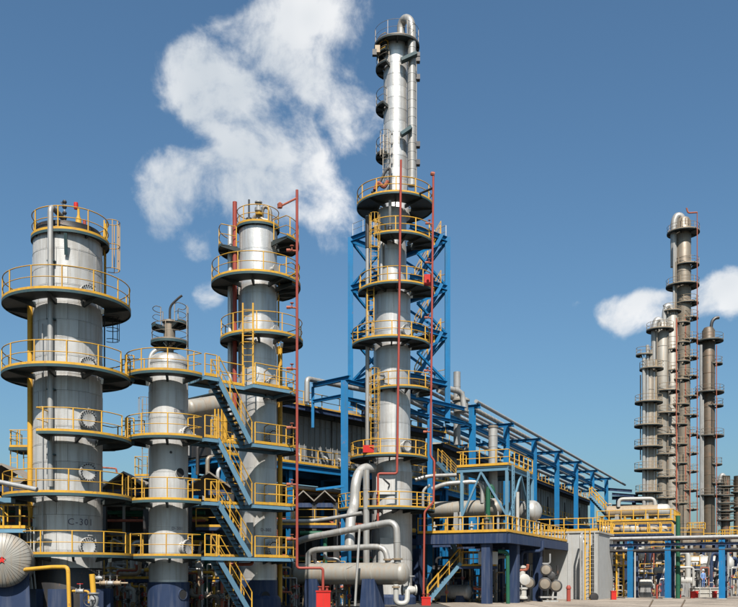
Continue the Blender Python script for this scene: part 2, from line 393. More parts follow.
def stair(label, p_top, p_bot, wv, group=None, strm='pale_blue_steel', rise=.21, rails=(0, 1), railm='yellow_paint', rr=.026, name='steel_stair'):
    p_top = V(p_top); p_bot = V(p_bot); wv = V(wv)
    t = thing(name, label, 'stair', tuple(p_bot), group)
    d = p_bot - p_top; L = d.length; dn = d / L; hz = V((d.x, d.y, 0)).normalized(); upn = wv.cross(dn).normalized()
    if upn.z < 0: upn = -upn
    for k in (0, 1): part(t, MB().bar(p_top + wv * k, p_bot + wv * k, .045, .26, upn), 'stringer', strm)
    n = max(3, round(abs(d.z) / rise)); wl = wv.length - .06; wd = wv.normalized()
    mb = MB().frame(V((0, 0, 0)), hz * .13, wd * wl / 2, V((0, 0, .02)))
    me = mb.mesh('tread', 'dark_deck'); rl = ROOT[t.name]
    for i in range(1, n):
        q = p_top.lerp(p_bot, i / n) + wv / 2 + upn * .03
        o = bpy.data.objects.new('tread', me); C.objects.link(o); o.parent = t; o.location = q - V(rl)
    for k in rails:
        mb = MB(); a = p_top + wv * k + upn * .1; b = p_bot + wv * k + upn * .1
        rail_mesh(mb, [a, b], 1.0, rr, 1.2); part(t, mb, 'handrail', railm)
    return t
def walkway(name, label, pts, z, edge_rails, deckm='dark_deck', edge='teal_steel', group=None, th=.16, h=1.05, cat='walkway', rr=.026, sp=1.5):
    """pts: outline (ccw); edge_rails: list of polylines in xy that carry a rail and toe board"""
    cx = sum(p[0] for p in pts) / len(pts); cy = sum(p[1] for p in pts) / len(pts)
    t = thing(name, label, cat, (cx, cy, z), group)
    part(t, MB().prism(pts, z - .05, z), 'deck', deckm)
    n = len(pts); mb = MB()
    for i in range(n):
        a = pts[i]; b = pts[(i + 1) % n]; mb.bar((a[0], a[1], z - .11), (b[0], b[1], z - .11), .06, th)
    part(t, mb, 'edge_beam', edge)
    for pl in edge_rails:
        rm = MB(); rail_mesh(rm, [(p[0], p[1], z) for p in pl], h, rr, sp); part(t, rm, 'handrail', 'yellow_paint')
        tb = MB()
        for a, b in zip(pl[:-1], pl[1:]): tb.bar((a[0], a[1], z + .075), (b[0], b[1], z + .075), .025, .13)
        part(t, tb, 'toe_board', 'yellow_paint')
    return t
def pipe(name, label, pts, r, m, rb=None, group=None, flanges=(), seg=12, cat='pipe', fm=None):
    t = MB().tube(pts, r, seg, (r * 2.6 if rb is None else rb)); o = solo(t, name, m, label, cat, group)
    for p, d in flanges: part(o, MB().lathe(V(p) - V(d).normalized() * .05, [(r * 1.5, 0), (r * 1.5, .045), (r * 1.2, .047), (r * 1.2, .053), (r * 1.5, .055), (r * 1.5, .1)], 14, d), 'flange', fm or m)
    if r >= .19:                                  # lagging joints along the straight runs
        for a, b in zip(pts[:-1], pts[1:]):
            a = V(a); b = V(b); L = (b - a).length; d = (b - a).normalized(); k = int((L - 2 * (r * 2.6 if rb is None else rb)) / 1.1)
            for i in range(min(k, 24)):
                c = a.lerp(b, (i + 1) / (k + 1)); part(o, MB().lathe(c, [(r, -.035), (r * 1.03 + .006, -.03), (r * 1.03 + .006, .03), (r, .035)], seg, d, False), 'band', m)
    return o
def drum(name, label, a, b, r, m, head=.5, saddles=(), sm='navy_paint', bandn=4, seg=32, group=None, ends=(1, 1), ground=0.0, sw=.35):
    a = V(a); b = V(b); ax = (b - a); L = ax.length; ax.normalize(); t = thing(name, label, 'vessel', tuple(((a + b) / 2).xy) + (ground,), group)
    hp = lambda: [(r * math.cos(rd(q)), r * head * math.sin(rd(q))) for q in range(0, 91, 10)]
    sh = part(t, MB().lathe(a, [(r, 0), (r, L)], seg, ax), 'shell', m)
    for k in range(1, bandn): part(sh, MB().lathe(a + ax * (L * k / bandn), [(r + .002, -.04), (r + .014, -.035), (r + .014, .035), (r + .002, .04)], seg, ax, False), 'band', m)
    for k, e in enumerate(ends):
        if e: part(t, MB().lathe(a if k == 0 else b, hp(), seg, -ax if k == 0 else ax, False), 'head', m)
    sd = V((-ax.y, ax.x, 0))
    for f in saddles:
        q = a + ax * L * f; zt = q.z - r * .45; zb = ground
        ex = V((ax.x, ax.y, 0)).normalized() * sw; mb = MB()
        w0, w1 = sd * r * .95, sd * r * .88
        mb.quadbox([V((q.x, q.y, zb)) - ex - w0, V((q.x, q.y, zb)) + ex - w0, V((q.x, q.y, zb)) + ex + w0, V((q.x, q.y, zb)) - ex + w0,
                    V((q.x, q.y, zt)) - ex * .75 - w1, V((q.x, q.y, zt)) + ex * .75 - w1, V((q.x, q.y, zt)) + ex * .75 + w1, V((q.x, q.y, zt)) - ex * .75 + w1])
        part(t, mb, 'saddle', sm)
    return t
def valve(label, p, d, r, m='grey_pipe', wheel='bright_red', group=None):
    p = V(p); d = V(d).normalized(); t = thing('valve', label, 'valve', tuple(p), group)
    part(t, MB().lathe(p - d * r * 2.2, [(r * 1.6, 0), (r * 1.6, r * .35), (r, r * .4), (r * 1.35, r * 1.5), (r * 1.35, r * 2.9), (r, r * 4), (r * 1.6, r * 4.05), (r * 1.6, r * 4.4)], 12, d), 'body', m)
    up = V((0, 0, 1)) if abs(d.z) < .8 else V((0, -1, 0))
    part(t, MB().tube([p + up * r, p + up * r * 4.5], r * .35, 8), 'stem', m)
    e = up.cross(d).normalized(); q = p + up * r * 4.2
    mb = MB().tube([q + (e * math.cos(rd(k)) + d * math.sin(rd(k))) * r * 1.7 for k in range(0, 360, 30)], r * .2, 5, closed=True); mb.bar(q - e * r * 1.7, q + e * r * 1.7, r * .3, r * .3)
    part(t, mb, 'hand_wheel', wheel); return t
# ================================================================== the setting
mg = bpy.data.materials.new('ground_concrete'); mg.use_nodes = True; t = mg.node_tree; bs = t.nodes['Principled BSDF']
g = N(t, 'ShaderNodeNewGeometry'); n1 = N(t, 'ShaderNodeTexNoise'); n1.inputs['Scale'].default_value = .25; n1.inputs['Detail'].default_value = 9; n1.inputs['Roughness'].default_value = .65
n2 = N(t, 'ShaderNodeTexNoise'); n2.inputs['Scale'].default_value = 6; n2.inputs['Detail'].default_value = 8
for q in (n1, n2): t.links.new(g.outputs['Position'], q.inputs['Vector'])
cr = N(t, 'ShaderNodeValToRGB'); cr.color_ramp.elements[0].position = .38; cr.color_ramp.elements[0].color = (.12, .10, .08, 1); cr.color_ramp.elements[1].position = .6; cr.color_ramp.elements[1].color = (.29, .245, .20, 1)
t.links.new(mth(t, 'ADD', mth(t, 'MULTIPLY', n1.outputs['Fac'], .65), mth(t, 'MULTIPLY', n2.outputs['Fac'], .35)), cr.inputs[0]); t.links.new(cr.outputs[0], bs.inputs['Base Color'])
bs.inputs['Roughness'].default_value = .9; bs.inputs['Specular IOR Level'].default_value = .2
bp = N(t, 'ShaderNodeBump'); bp.inputs['Strength'].default_value = .3; bp.inputs['Distance'].default_value = .02; t.links.new(n2.outputs['Fac'], bp.inputs['Height']); t.links.new(bp.outputs[0], bs.inputs['Normal'])
MATS['ground_concrete'] = mg
mat('asphalt', (.06, .058, .055), 0, .9, .2, .2, (.05, .045, .04), bump=.4, rnd_obj=0, spec=.2)
solo(MB().prism([(-3000, -400), (3000, -400), (3000, 5000), (-3000, 5000)], -.3, 0), 'ground', 'asphalt', '', '', kind='structure')
# a paved yard of cast slabs with open joints in front of the plant
yard = solo(MB().prism([(5, 44), (65, 44), (65, 92), (5, 92)], .004, .012), 'pavement', 'ground_concrete', '', '', kind='structure')
ROOT[yard.name] = tuple(yard.location)
slab = MB().prism([(-2.97, -2.97), (2.97, -2.97), (2.97, 2.97), (-2.97, 2.97)], 0, .03).mesh('slab', 'ground_concrete')
for ix in range(10):
    for iy in range(8):
        o = bpy.data.objects.new('slab', slab); C.objects.link(o); o.parent = yard
        o.location = V((8 + ix * 6, 47 + iy * 6, .014 + rnd.random() * .006)) - yard.location
def dirv2(deg): return V((math.sin(rd(deg)), math.cos(rd(deg)), 0))
U = dirv2(25.3); VV = V((U.y, -U.x, 0))          # right-hand plant axes: along the pipe rack, and across it towards the right
U2 = dirv2(42.7); V2 = V((U2.y, -U2.x, 0))       # axes of the cooler bank on the left

# ================================================================== column with the painted number (far left)
D = 42.0; cA = (PX(68, D), D); r = 33 * D / F
A = thing('distillation_tower', 'thick grey column at the far left with the number C-301 painted low on it', 'tower', (cA[0], cA[1], 0), 'columns linked by walkways')
ztop = PZ(240, D)
sh = part(A, MB().lathe((cA[0], cA[1], 0), [(r - .03, 1.1), (r - .03, ztop - .05), (r * .96, ztop), (r * .96, ztop + .35), (.1, ztop + .4)], 48), 'shell', 'dark_steel')  # dark bare top stands in for the shade under the roof platform
panels(sh, cA, r, 2.25, ztop - .1, .8, 10, 'grey_cladding')
part(A, MB().lathe((cA[0], cA[1], 0), [(r * 1.12, .0), (r * 1.08, 1.6), (r * 1.0, 2.2)], 40), 'skirt', 'dark_steel')
mbp = MB()
for a in range(0, 360, 45):
    mbp.frame(pol(cA, r * 1.15, a + 8, .65), V((math.cos(rd(a + 8)), math.sin(rd(a + 8)), 0)) * .5, V((math.sin(rd(a + 8)), -math.cos(rd(a + 8)), 0)) * .22, V((0, 0, .65)))
part(A, mbp, 'footing', 'navy_paint')
zA = {}
def zf(py, D, R): return PZ(py, D - R)
R2 = 61 * D / F; gap = .19
platform(A, (cA[0] + .12, cA[1]), zf(229, D, 1.7), r - .5, 37 * D / F, nb=8)
zA[2] = zf(288.5, D, R2); platform(A, (cA[0] - .02, cA[1]), zA[2], r + gap, R2, nb=8)
zA[3] = zf(363.5, D, R2); platform(A, (cA[0] - .05, cA[1]), zA[3], r + gap, R2, nb=8, gap=(75, 88))
zA[4] = zf(431, D, R2); platform(A, (cA[0], cA[1]), zA[4], r + gap, R2, -9, 150, nb=4, gap=(75, 88))
zA[5] = zf(492.5, D, R2); platform(A, (cA[0], cA[1]), zA[5], r + gap, R2, nb=8, gap=(76, 90))
zA[6] = zf(554.5, D, 2.5); platform(A, (cA[0] + .3, cA[1]), zA[6], r + gap, 2.62, -60, 170, nb=6, gap=(78, 92))
def angx(c, r, D, px):                            # angle on a round shell that shows at this photo column
    base = math.degrees(math.atan2(-c[0], c[1])); pc = CX + c[0] / c[1] * F
    return base + math.degrees(math.asin(max(-1, min(1, (px - pc) / (r * F / D)))))
am = angx(cA, r, D, 83.5)
for py in (418, 471.5, 546): manhole(A, cA, r, am, PZ(py, D - r), .41)
for k in (2, 3): manhole(A, cA, r, am, zA[k] + .28, .41)
lettering(A, 'C-301', cA, r, angx(cA, r, D, 80), PZ(524.5, D - r), .42)
def on(c, r, a, z): return pol(c, r, a, z)
ap = angx(cA, r, D, 54)
rp = r + .22
part(A, MB().tube([on(cA, r * .35, ap + 6, ztop + .75), on(cA, rp, ap, ztop + .9), on(cA, rp, ap, PZ(487, D - r))], .125, 14, .35), 'riser_pipe', 'silver_pipe')
part(A, MB().tube([on(cA, rp - .1, ap - 16, PZ(215 + 118, D)), on(cA, rp - .1, ap - 16, 2.3)], .03, 6), 'conduit', 'grey_pipe')
mb = MB()
for py in (262, 320, 390, 455): q = on(cA, r - .05, ap, PZ(py, D - r)); mb.bar(q, on(cA, rp + .02, ap, q.z), .34, .06)
part(A, mb, 'pipe_clamp', 'teal_steel')
yp = angx(cA, r + .5, D, 31) - 4
yx = PX(30, D - .6); part(A, MB().tube([(yx, D - .6, PZ(304, D - .6)), (yx, D - .6, PZ(515, D - .6)), (yx + .5, D - .2, PZ(526, D))], .118, 12, .4), 'yellow_riser_pipe', 'yellow_paint')
ladder(A, (PX(105, D + .9), D + .9, zA[2]), (PX(105, D + .9), D + .9, ztop + 1.2), (1, .15, 0))
ladder(A, (PX(104.5, D + 1.2), D + 1.2, zA[3]), (PX(104.5, D + 1.2), D + 1.2, zA[2] - .1), (1, .3, 0), cage=True, m='dark_steel')
# roof instruments
def roofpole(c, px, py0, py1, D, rr, m, name): return part(A, MB().tube([P(px, py1, D), P(px, py0, D)], rr, 8), name, m)
vp = roofpole(A, 64.5, 200, 228, D - .9, .035, 'grey_pipe', 'vent_pole')
mb = MB()
for q in (202, 207, 213, 218, 222): mb.lathe(P(64.5, q, D - .9), [(.09, -.06), (.11, 0), (.07, .07)], 8)
mb.bar(P(61, 202, D - .9), P(64.5, 207, D - .9), .05, .05); part(vp, mb, 'gauge', 'dark_steel')
part(A, MB().lathe(P(76, 207, D + .6), [(.1, -.1), (.11, .05), (.1, .2), (.05, .22)], 10), 'beacon', 'bright_red')
part(A, MB().lathe(P(78.5, 226, D + .3), [(.16, 0), (.13, .3), (.06, .5), (.06, .8), (.02, .82)], 10), 'relief_valve', 'yellow_paint')
part(A, MB().lathe(P(84.5, 228, D), [(.08, 0), (.08, .35), (.02, .4)], 8), 'small_valve', 'red_paint')
part(A, MB().bar(P(65.5, 233, D - 1.9), P(66, 255, D - 1.6), .14, .06), 'hanging_bracket', 'teal_steel')

# ================================================================== second column (slim head on top)
D = 44.0; cB = (PX(168.5, D), D); r = 19.5 * D / F
B = thing('distillation_tower', 'slim grey column with dark round holes and a narrow gooseneck head, second from the left', 'tower', (cB[0], cB[1], 0), 'columns linked by walkways')
zt = PZ(366, D)
sh = part(B, MB().lathe((cB[0], cB[1], 0), [(r - .015, 1.2), (r - .015, zt)], 40), 'shell', 'aluminium')
bands(sh, cB, r - .012, PZ(580, D - r), zt - .02, 1.25, 'grey_cladding', 40, 3)
part(B, MB().lathe((cB[0], cB[1], zt), [(r + .02, 0), (r + .02, .08), (r, .085), (r * .98, .25), (r * .9, .38), (r * .68, .5), (.2, .58)], 40), 'top_head', 'aluminium')
sk = part(B, MB().lathe((cB[0], cB[1], 0), [(r * 1.16, .0), (r * 1.16, .25), (r * 1.06, .3), (r * 1.06, PZ(582, D - r))], 40), 'skirt', 'navy_paint')
def hole(root, c, r, a, z, rad, m='navy_paint'):
    d = V((math.sin(rd(a)), -math.cos(rd(a)), 0)); p = V((c[0], c[1], z)) + d * (r - .06)
    h = part(root, MB().lathe(p, [(rad * 1.08, 0), (rad * 1.08, .085), (rad * .95, .09), (rad * .93, .06)], 20, d, False), 'opening', m)
    part(h, MB().lathe(p, [(rad * .94, .055), (rad * .94, .075)], 20, d), 'opening_shadow', 'shade_black')  # solid black disc painted as the shade inside the hole
hole(B, cB, r * 1.06, angx(cB, r, D, 181.5), PZ(594.5, D - r), .26)
hole(B, cB, r, angx(cB, r, D, 179.5), PZ(472, D - r), .24, 'grey_cladding')
part(B, MB().lathe(on(cB, r - .02, angx(cB, r, D, 171), PZ(452, D - r)), [(.06, 0), (.06, .06)], 10, (0, -1, 0)), 'plug', 'dark_steel')
RB = 42 * D / F; zB = {}
for k, py in ((1, 370), (2, 435), (3, 499.5), (4, 556)): zB[k] = zf(py, D, RB)
platform(B, cB, zB[1], r + .16, RB, -95, 62, nb=3, gap=(-88, -62))
platform(B, cB, zB[2], r + .16, RB, -95, 62, nb=3, gap=(-88, -62))
platform(B, cB, zB[3], r + .16, RB * .97, -95, 62, nb=3, gap=(-88, -62))
platform(B, cB, zB[4], r + .16, RB * .97, -80, 62, nb=3)
ab = angx(cB, r, D, 183)
manhole(B, cB, r, ab, PZ(547.5, D - r), .40); manhole(B, cB, r, ab, zB[2] + .25, .40)
lettering(B, 'D-301', cB, r, angx(cB, r, D, 179), PZ(411, D - r), .2); lettering(B, 'D-301', cB, r, angx(cB, r, D, 177), PZ(529.5, D - r), .2)
# narrow head
nx = PX(169.5, D); n0 = zt + .5
hd = part(B, MB().lathe((nx, D, 0), [(.42, n0), (.42, n0 + .1), (.2, n0 + .12), (.2, PZ(344, D)), (.28, PZ(343, D)), (.28, PZ(323, D)), (.36, PZ(322.9, D)), (.36, PZ(321, D)), (.05, PZ(320.5, D))], 24), 'neck_column', 'stained_steel')
part(hd, MB().tube([(nx + .02, D - .02, PZ(321, D)), (nx + .02, D, PZ(306, D)), (nx + .5, D, PZ(297, D)), (nx + .62, D, PZ(295.5, D))], .06, 8, .25), 'gooseneck', 'dark_steel')
part(hd, MB().tube([(nx, D - .1, PZ(351, D)), (PX(160, D), D - .3, PZ(350, D)), (PX(152.5, D), D - .5, PZ(357, D)), (PX(151.5, D), D - .5, zB[1])], .1, 10, .35), 'bypass_pipe', 'silver_pipe')
for k in range(5):
    q = V((nx + rnd.uniform(-.3, .35), D - .3, PZ(rnd.uniform(340, 356), D))); part(hd, MB().lathe(q, [(.05, -.1), (.1, -.08), (.1, .08), (.05, .1)], 8, (rnd.uniform(-1, 1), -1, rnd.uniform(-.5, .5))), 'flange', 'stained_steel')
platform(B, (nx, D), PZ(343, D), .34, 18 * D / F, nb=6, rr=.018, h=.85, paint='stained_steel', toe=.06)
platform(B, (nx, D), PZ(323.5, D), .42, 17 * D / F, 40, 140, nb=3, rr=.018, h=.85, paint='stained_steel', toe=.06)
platform(B, (nx, D), PZ(327, D), .42, 17 * D / F, -130, -40, nb=3, rr=.018, h=.85, paint='stained_steel', toe=.06)
ladder(B, (PX(187.5, D), D, zB[1]), (PX(187.5, D), D, PZ(306, D)), (1, 0, 0), wd=.3, cage=False, m='stained_steel', rr=.022)

# ================================================================== third column, with red standpipes
D = 48.5; cD = (PX(258, D), D); r = 19 * D / F
T = thing('distillation_tower', 'tall silver column with valves on its roof beside the long red standpipe', 'tower', (cD[0], cD[1], 0), 'columns linked by walkways')
zt = PZ(231, D)
sh = part(T, MB().lathe((cD[0], cD[1], 0), [(r - .015, .9), (r - .015, zt - .05), (r * .85, zt + .1), (.1, zt + .3)], 40), 'shell', 'aluminium')
bands(sh, cD, r - .012, PZ(578, D - r), zt - .06, 1.2, 'aluminium', 40, 4)
part(T, MB().lathe((cD[0], cD[1], 0), [(r * 1.2, 0), (r * 1.2, .7), (r * 1.03, .9), (r * 1.03, PZ(580, D - r))], 40), 'skirt', 'navy_paint')
hole(T, cD, r * 1.03, angx(cD, r, D, 265), PZ(596, D - r), .26)
RD = 44 * D / F; zD = {1: zf(271, D, RD), 2: zf(331.5, D, 2.1), 3: zf(388, D, 2.2), 4: zf(444, D, 2.2), 5: zf(504, D, 2.2), 6: zf(558, D, 2.2)}
platform(T, cD, zt + .08, .3, r + .12, nb=6, h=.9)
platform(T, cD, PZ(247.5, D + .3), r + .1, 2.2, 50, 130, nb=3); platform(T, cD, PZ(250.5, D), r + .1, 2.1, -140, -62, nb=3)
platform(T, (cD[0] - .1, cD[1]), zD[1], r + .17, RD, nb=8)
platform(T, (cD[0] + .2, cD[1]), zD[2], r + .15, 2.2, nb=8)
platform(T, (cD[0] + .1, cD[1]), PZ(296, D + 1.2), r + .17, 2.1, 60, 150, nb=3)
for k in (3, 4, 5, 6): platform(T, (cD[0], cD[1]), zD[k], r + .17, 2.15, 22, 150, nb=4)
ad = angx(cD, r, D, 270)
for py in (437.5, 549): manhole(T, cD, r, ad, PZ(py, D - r), .42)
manhole(T, cD, r, ad, PZ(384, D - r), .42)
for py in (267, 328): nozzle(T, cD, r, angx(cD, r, D, 272), PZ(py, D - r), .16)
lettering(T, 'D-302', cD, r, angx(cD, r, D, 266), PZ(531, D - r), .22)
ladder(T, (PX(248, D - 2.3), D - 2.3, zD[3]), (PX(248, D - 2.3), D - 2.3, PZ(303, D - 2.3)), (0, -1, 0), wd=.52, cage=False, rr=.045)
for k in range(7):
    rail_z = zD[3] + 2.2 + k * .5
    if rail_z < zD[2] - .1: part(T, MB().tube([(PX(248, D - 2.3) + .42 * math.cos(rd(q)), D - 2.35 - .55 * math.sin(rd(q)), rail_z) for q in range(0, 181, 20)], .018, 4), 'ladder_hoop', 'yellow_paint')
ladder(T, (PX(278.5, D + .4), D + .4, zD[2]), (PX(278.5, D + .4), D + .4, zD[1] - .05), (1, .2, 0), cage=False)
part(T, MB().tube([(PX(280, D + .5), D + .5, .5), (PX(280, D + .5), D + .5, zD[2] - .1)], .13, 10), 'yellow_riser_pipe', 'yellow_paint')
part(T, MB().tube([(PX(230.2, D), D, PZ(226, D)), (PX(230.2, D), D, zD[3] - 1)], .14, 12), 'riser_pipe', 'aluminium')
part(T, MB().tube([(PX(239, D - .3), D - .3, PZ(262, D)), (PX(239, D - .3), D - .3, zD[3])], .045, 8), 'conduit', 'silver_pipe')
# roof valve cluster
rv = part(T, MB().tube([P(262, 228, D), P(262, 209, D), P(266, 206, D), P(270.5, 210, D), P(270.5, 228, D)], .1, 10, .3), 'relief_line', 'stained_steel')
part(rv, MB().lathe(P(258.5, 209, D - .3), [(.12, -.2), (.2, -.12), (.2, .05), (.1, .12), (.1, .3), (.2, .32), (.2, .38)], 12), 'valve_bonnet', 'grey_pipe')
part(rv, MB().tube([P(247, 222, D - .3), P(252, 221, D - .3), P(257, 214, D - .3), P(262, 220, D - .3), P(268, 221, D - .3)], .11, 8, .2), 'valve_body', 'stained_steel')
part(rv, MB().lathe(P(259, 215, D - .35), [(.2, 0), (.2, .08), (.08, .1), (.08, .4)], 10), 'actuator', 'yellow_paint')
part(rv, MB().lathe(P(249, 224, D - .5), [(.16, 0), (.16, .3), (.05, .35), (.05, 1.3)], 10), 'pole', 'dark_steel')
# red standpipes beside it
def standpipe(label, pts, rr, branches, D, box=None, side=-1):
    t = thing('fire_standpipe', label, 'pipe', tuple(pts[-1]), 'red fire standpipes')
    part(t, MB().tube(pts, rr, 12, .16), 'riser', 'red_paint')
    for px, py in branches:
        q = P(px, py, D); mb = MB().tube([q, q + V((side * .42, -.1, 0))], rr * .7, 8); mb.lathe(q + V((side * .42, -.1, 0)), [(rr * 1.2, -.1), (rr * 1.2, .1)], 8, (1, 0, 0)); mb.lathe(q + V((side * .25, -.1, 0)), [(.03, 0), (.03, .2), (.1, .21), (.1, .24)], 8)
        part(t, mb, 'hose_outlet', 'rust_red_pipe')
    return t
Dr = 45.6
sp = standpipe('tall red fire standpipe with stub outlets standing right of the third column', [P(297, 190, Dr), P(297, 568, Dr), P(323, 568, Dr), P(323, 590, Dr)], .068, [(297, y) for y in (251, 308, 369, 428, 484.5, 539)], Dr)
part(sp, MB().tube([P(297, 198, Dr), P(283, 205, Dr), P(277.5, 208, Dr)], .055, 8), 'spray_arm', 'rust_red_pipe'); part(sp, MB().lathe(P(280, 206, Dr), [(.12, -.1), (.14, .1), (.05, .18)], 8), 'nozzle', 'rust_red_pipe')
for y in (272, 334, 390, 445, 505, 557): q = P(297, y, Dr); part(sp, MB().bar(q + V((0, .02, 0)), q + V((-.5, .7, 0)), .05, .05), 'pipe_support', 'yellow_paint')
standpipe('short rust red pipe close to the left side of the third column', [P(234.8, 202, D - .4), P(234.8, 384, D - .4), P(234.8, 412, D - .4)], .12, [], D)
def hose_box(label, px, py0, py1, wpx, D):
    w = wpx * D / F; x = PX(px, D); z1 = PZ(py0, D)
    t = thing('hydrant_box', label, 'hydrant', (x, D, 0), 'red hydrant boxes')
    part(t, MB().box((x, D, z1 / 2), (w, w * .7, z1)), 'cabinet', 'bright_red'); part(t, MB().box((x, D, z1 + .04), (w * 1.08, w * .8, .075)), 'lid', 'bright_red')
    mb = MB()
    for k in (-1, 1): mb.lathe((x + k * w * .25, D, z1 + .08), [(.07, 0), (.07, .16), (.12, .17), (.12, .22)], 10)
    part(t, mb, 'valve_stem', 'red_paint'); part(t, MB().box((x, D - w * .36, z1 * .55), (.015, .02, z1 * .8)), 'door_joint', 'red_paint')
hose_box('bright red hydrant box under the bent end of the long red standpipe', 323.5, 592, 610, 14, Dr)

# ================================================================== walkways and stairs between the columns
def link(label, cA_, RA_, cB_, RB_, z, wd=.95):
    a = V((cA_[0], cA_[1], 0)); b = V((cB_[0], cB_[1], 0)); d = (b - a).normalized(); n = V((-d.y, d.x, 0))
    p = a + d * (RA_ - .05); q = b - d * (RB_ - .05)
    if (q - p).length < .3: p -= d * .25; q += d * .25
    walkway('link_bridge', label, [(p - n * wd / 2)[:2], (q - n * wd / 2)[:2], (q + n * wd / 2)[:2], (p + n * wd / 2)[:2]], z, [[(p - n * wd / 2)[:2], (q - n * wd / 2)[:2]], [(p + n * wd / 2)[:2], (q + n * wd / 2)[:2]]], group='short bridges between the two left columns', cat='bridge', rr=.026)
link('topmost short steel bridge joining the two left columns', cA, R2, cB, RB, (zA[3] + zB[1]) / 2 + .02)
link('middle short steel bridge joining the two left columns', cA, R2, cB, RB, (zA[4] + zB[2]) / 2 + .02)
link('lowest short steel bridge joining the two left columns', cA, R2, cB, RB * .97, (zA[5] + zB[3]) / 2 + .02)
names = ['topmost', 'second highest', 'third highest', 'lowest']
lv = [zB[1] - .03, zB[2] + .05, zB[3] + .02, zB[4] + .02]
ln = [(378, 392), (439, 450), (503, 508), (560, 561)]
levels = []
for i in range(4):
    z = lv[i]; p0 = V((PX(205, 42.9), 42.9, 0)); p1 = V((PX(293, 46.3), 46.3, 0)); d = (p1 - p0).normalized(); n = V((-d.y, d.x, 0)); L = (p1 - p0).length
    s0, s1 = .75, 2.75; wf = .85
    o = [p0 + n * .0, p0 + d * s0, p0 + d * s0 + n * wf, p0 + d * s1 + n * wf, p0 + d * s1, p1, p1 + n * 1.7, p0 + n * 1.7]
    if i == 3: o = [p0, p1, p1 + n * 1.7, p0 + n * 1.7]
    if i == 0: o = [p0, p0 + d * s0, p0 + d * s0 + n * wf, p0 + d * s1 + n * wf, p0 + d * s1, p1, p1 + n * 1.7, p0 + n * 1.7]
    rails = [[p0, p0 + d * (s0 - .1)], [p0 + d * (s1 + .1), p1, p1 + n * .6], [p0 + d * (s0 + .1) + n * wf, p0 + d * s1 + n * wf]]
    walkway('stair_landing', names[i] + ' steel walkway with yellow rails between the second and third columns', [tuple(q[:2]) for q in o], z, [[tuple(q[:2]) for q in e] for e in rails], edge='pale_blue_steel', group='walkways between second and third columns')
    levels.append((z, p0, d, n))
for i in range(4):
    z, p0, d, n = levels[i]; zb = levels[i + 1][0] if i < 3 else .05
    a = p0 + d * .72 + n * .06; b = p0 + d * 2.62 + n * .06
    stair(names[i] + ' flight of the zigzag blue stair between the second and third columns', V((a.x, a.y, z)), V((b.x, b.y, zb)), n * .72, 'zigzag stair flights')
# ================================================================== main tall column inside the blue frame
D = 64.0; m2p = D / F; cM = (PX(392, D), D); cU = (PX(396, D), D + .3)
r1, r2, r3 = 18.5 * m2p, 14.5 * m2p, 12.4 * m2p
M = thing('distillation_tower', 'tallest silver column in the centre with an overhead pipe bent over its top', 'tower', (cM[0], cM[1], 0))
zc0, zc1, zc2, zc3 = PZ(470, D), PZ(292, D), PZ(212, D), PZ(40, D)
sh = part(M, MB().lathe((cM[0], cM[1], 0), [(r1 * 1.08, .6), (r1 * 1.08, zc0 - .2), (r1 - .015, zc0 + .6), (r1 - .015, zc1 - .4), (r2 - .015, zc1 + .3), (r2 - .015, zc2)], 40), 'shell', 'aluminium')
bands(sh, cM, r1 - .01, zc0 + .62, zc1 - .42, 1.25, 'aluminium', 40, 4)
bands(sh, cM, r2 - .01, zc1 + .32, zc2 - .5, 1.25, 'aluminium', 40, 4)
bands(sh, cM, r1 * 1.08 + .005, .7, zc0 - .22, 1.3, 'grey_cladding', 40, 4)
up = part(M, MB().lathe((cU[0], cU[1], 0), [(r2, zc2 - .3), (r3, zc2 + .5), (r3 - .012, zc2 + .52), (r3 - .012, zc3 - .1), (r3 * .8, zc3 + .15), (.1, zc3 + .35)], 40), 'upper_shell', 'aluminium')
bands(up, cU, r3 - .008, zc2 + .55, zc3 - .15, .82, 'aluminium', 36, 3)
part(M, MB().lathe((cM[0], cM[1], 0), [(r1 * 1.3, 0), (r1 * 1.3, .5), (r1 * 1.1, .7)], 36), 'skirt', 'navy_paint')
def zm(py, R): return PZ(py, D - R)
R0 = 38 * m2p
platform(M, (PX(395, D), D), zm(191.5, R0), r2 + .1, R0, nb=8, rr=.034)
platform(M, (PX(397, D), D), zm(231.5, 2.5), r2 + .17, 2.55, -42, 100, nb=5, rr=.034)
platform(M, (PX(396, D), D), zm(281.5, 2.6), r2 + .17, 2.68, -100, 100, nb=6, rr=.034)
platform(M, (PX(391, D), D), zm(336, 2.7), r1 + .15, 2.75, -95, 95, nb=6, rr=.034)
platform(M, (PX(401, D), D), zm(386, 2.1), r1 + .0, 2.15, -85, 110, nb=6, rr=.034)
z5 = zm(454, 2.7); platform(M, (PX(389, D), D), z5, r1 + .17, 2.75, nb=8, rr=.034)
# wide lowest platform
z6 = zm(507, 3.3); platform(M, (PX(386, D), D), z6, r1 + .25, 3.45, -95, 100, nb=7, rr=.034)
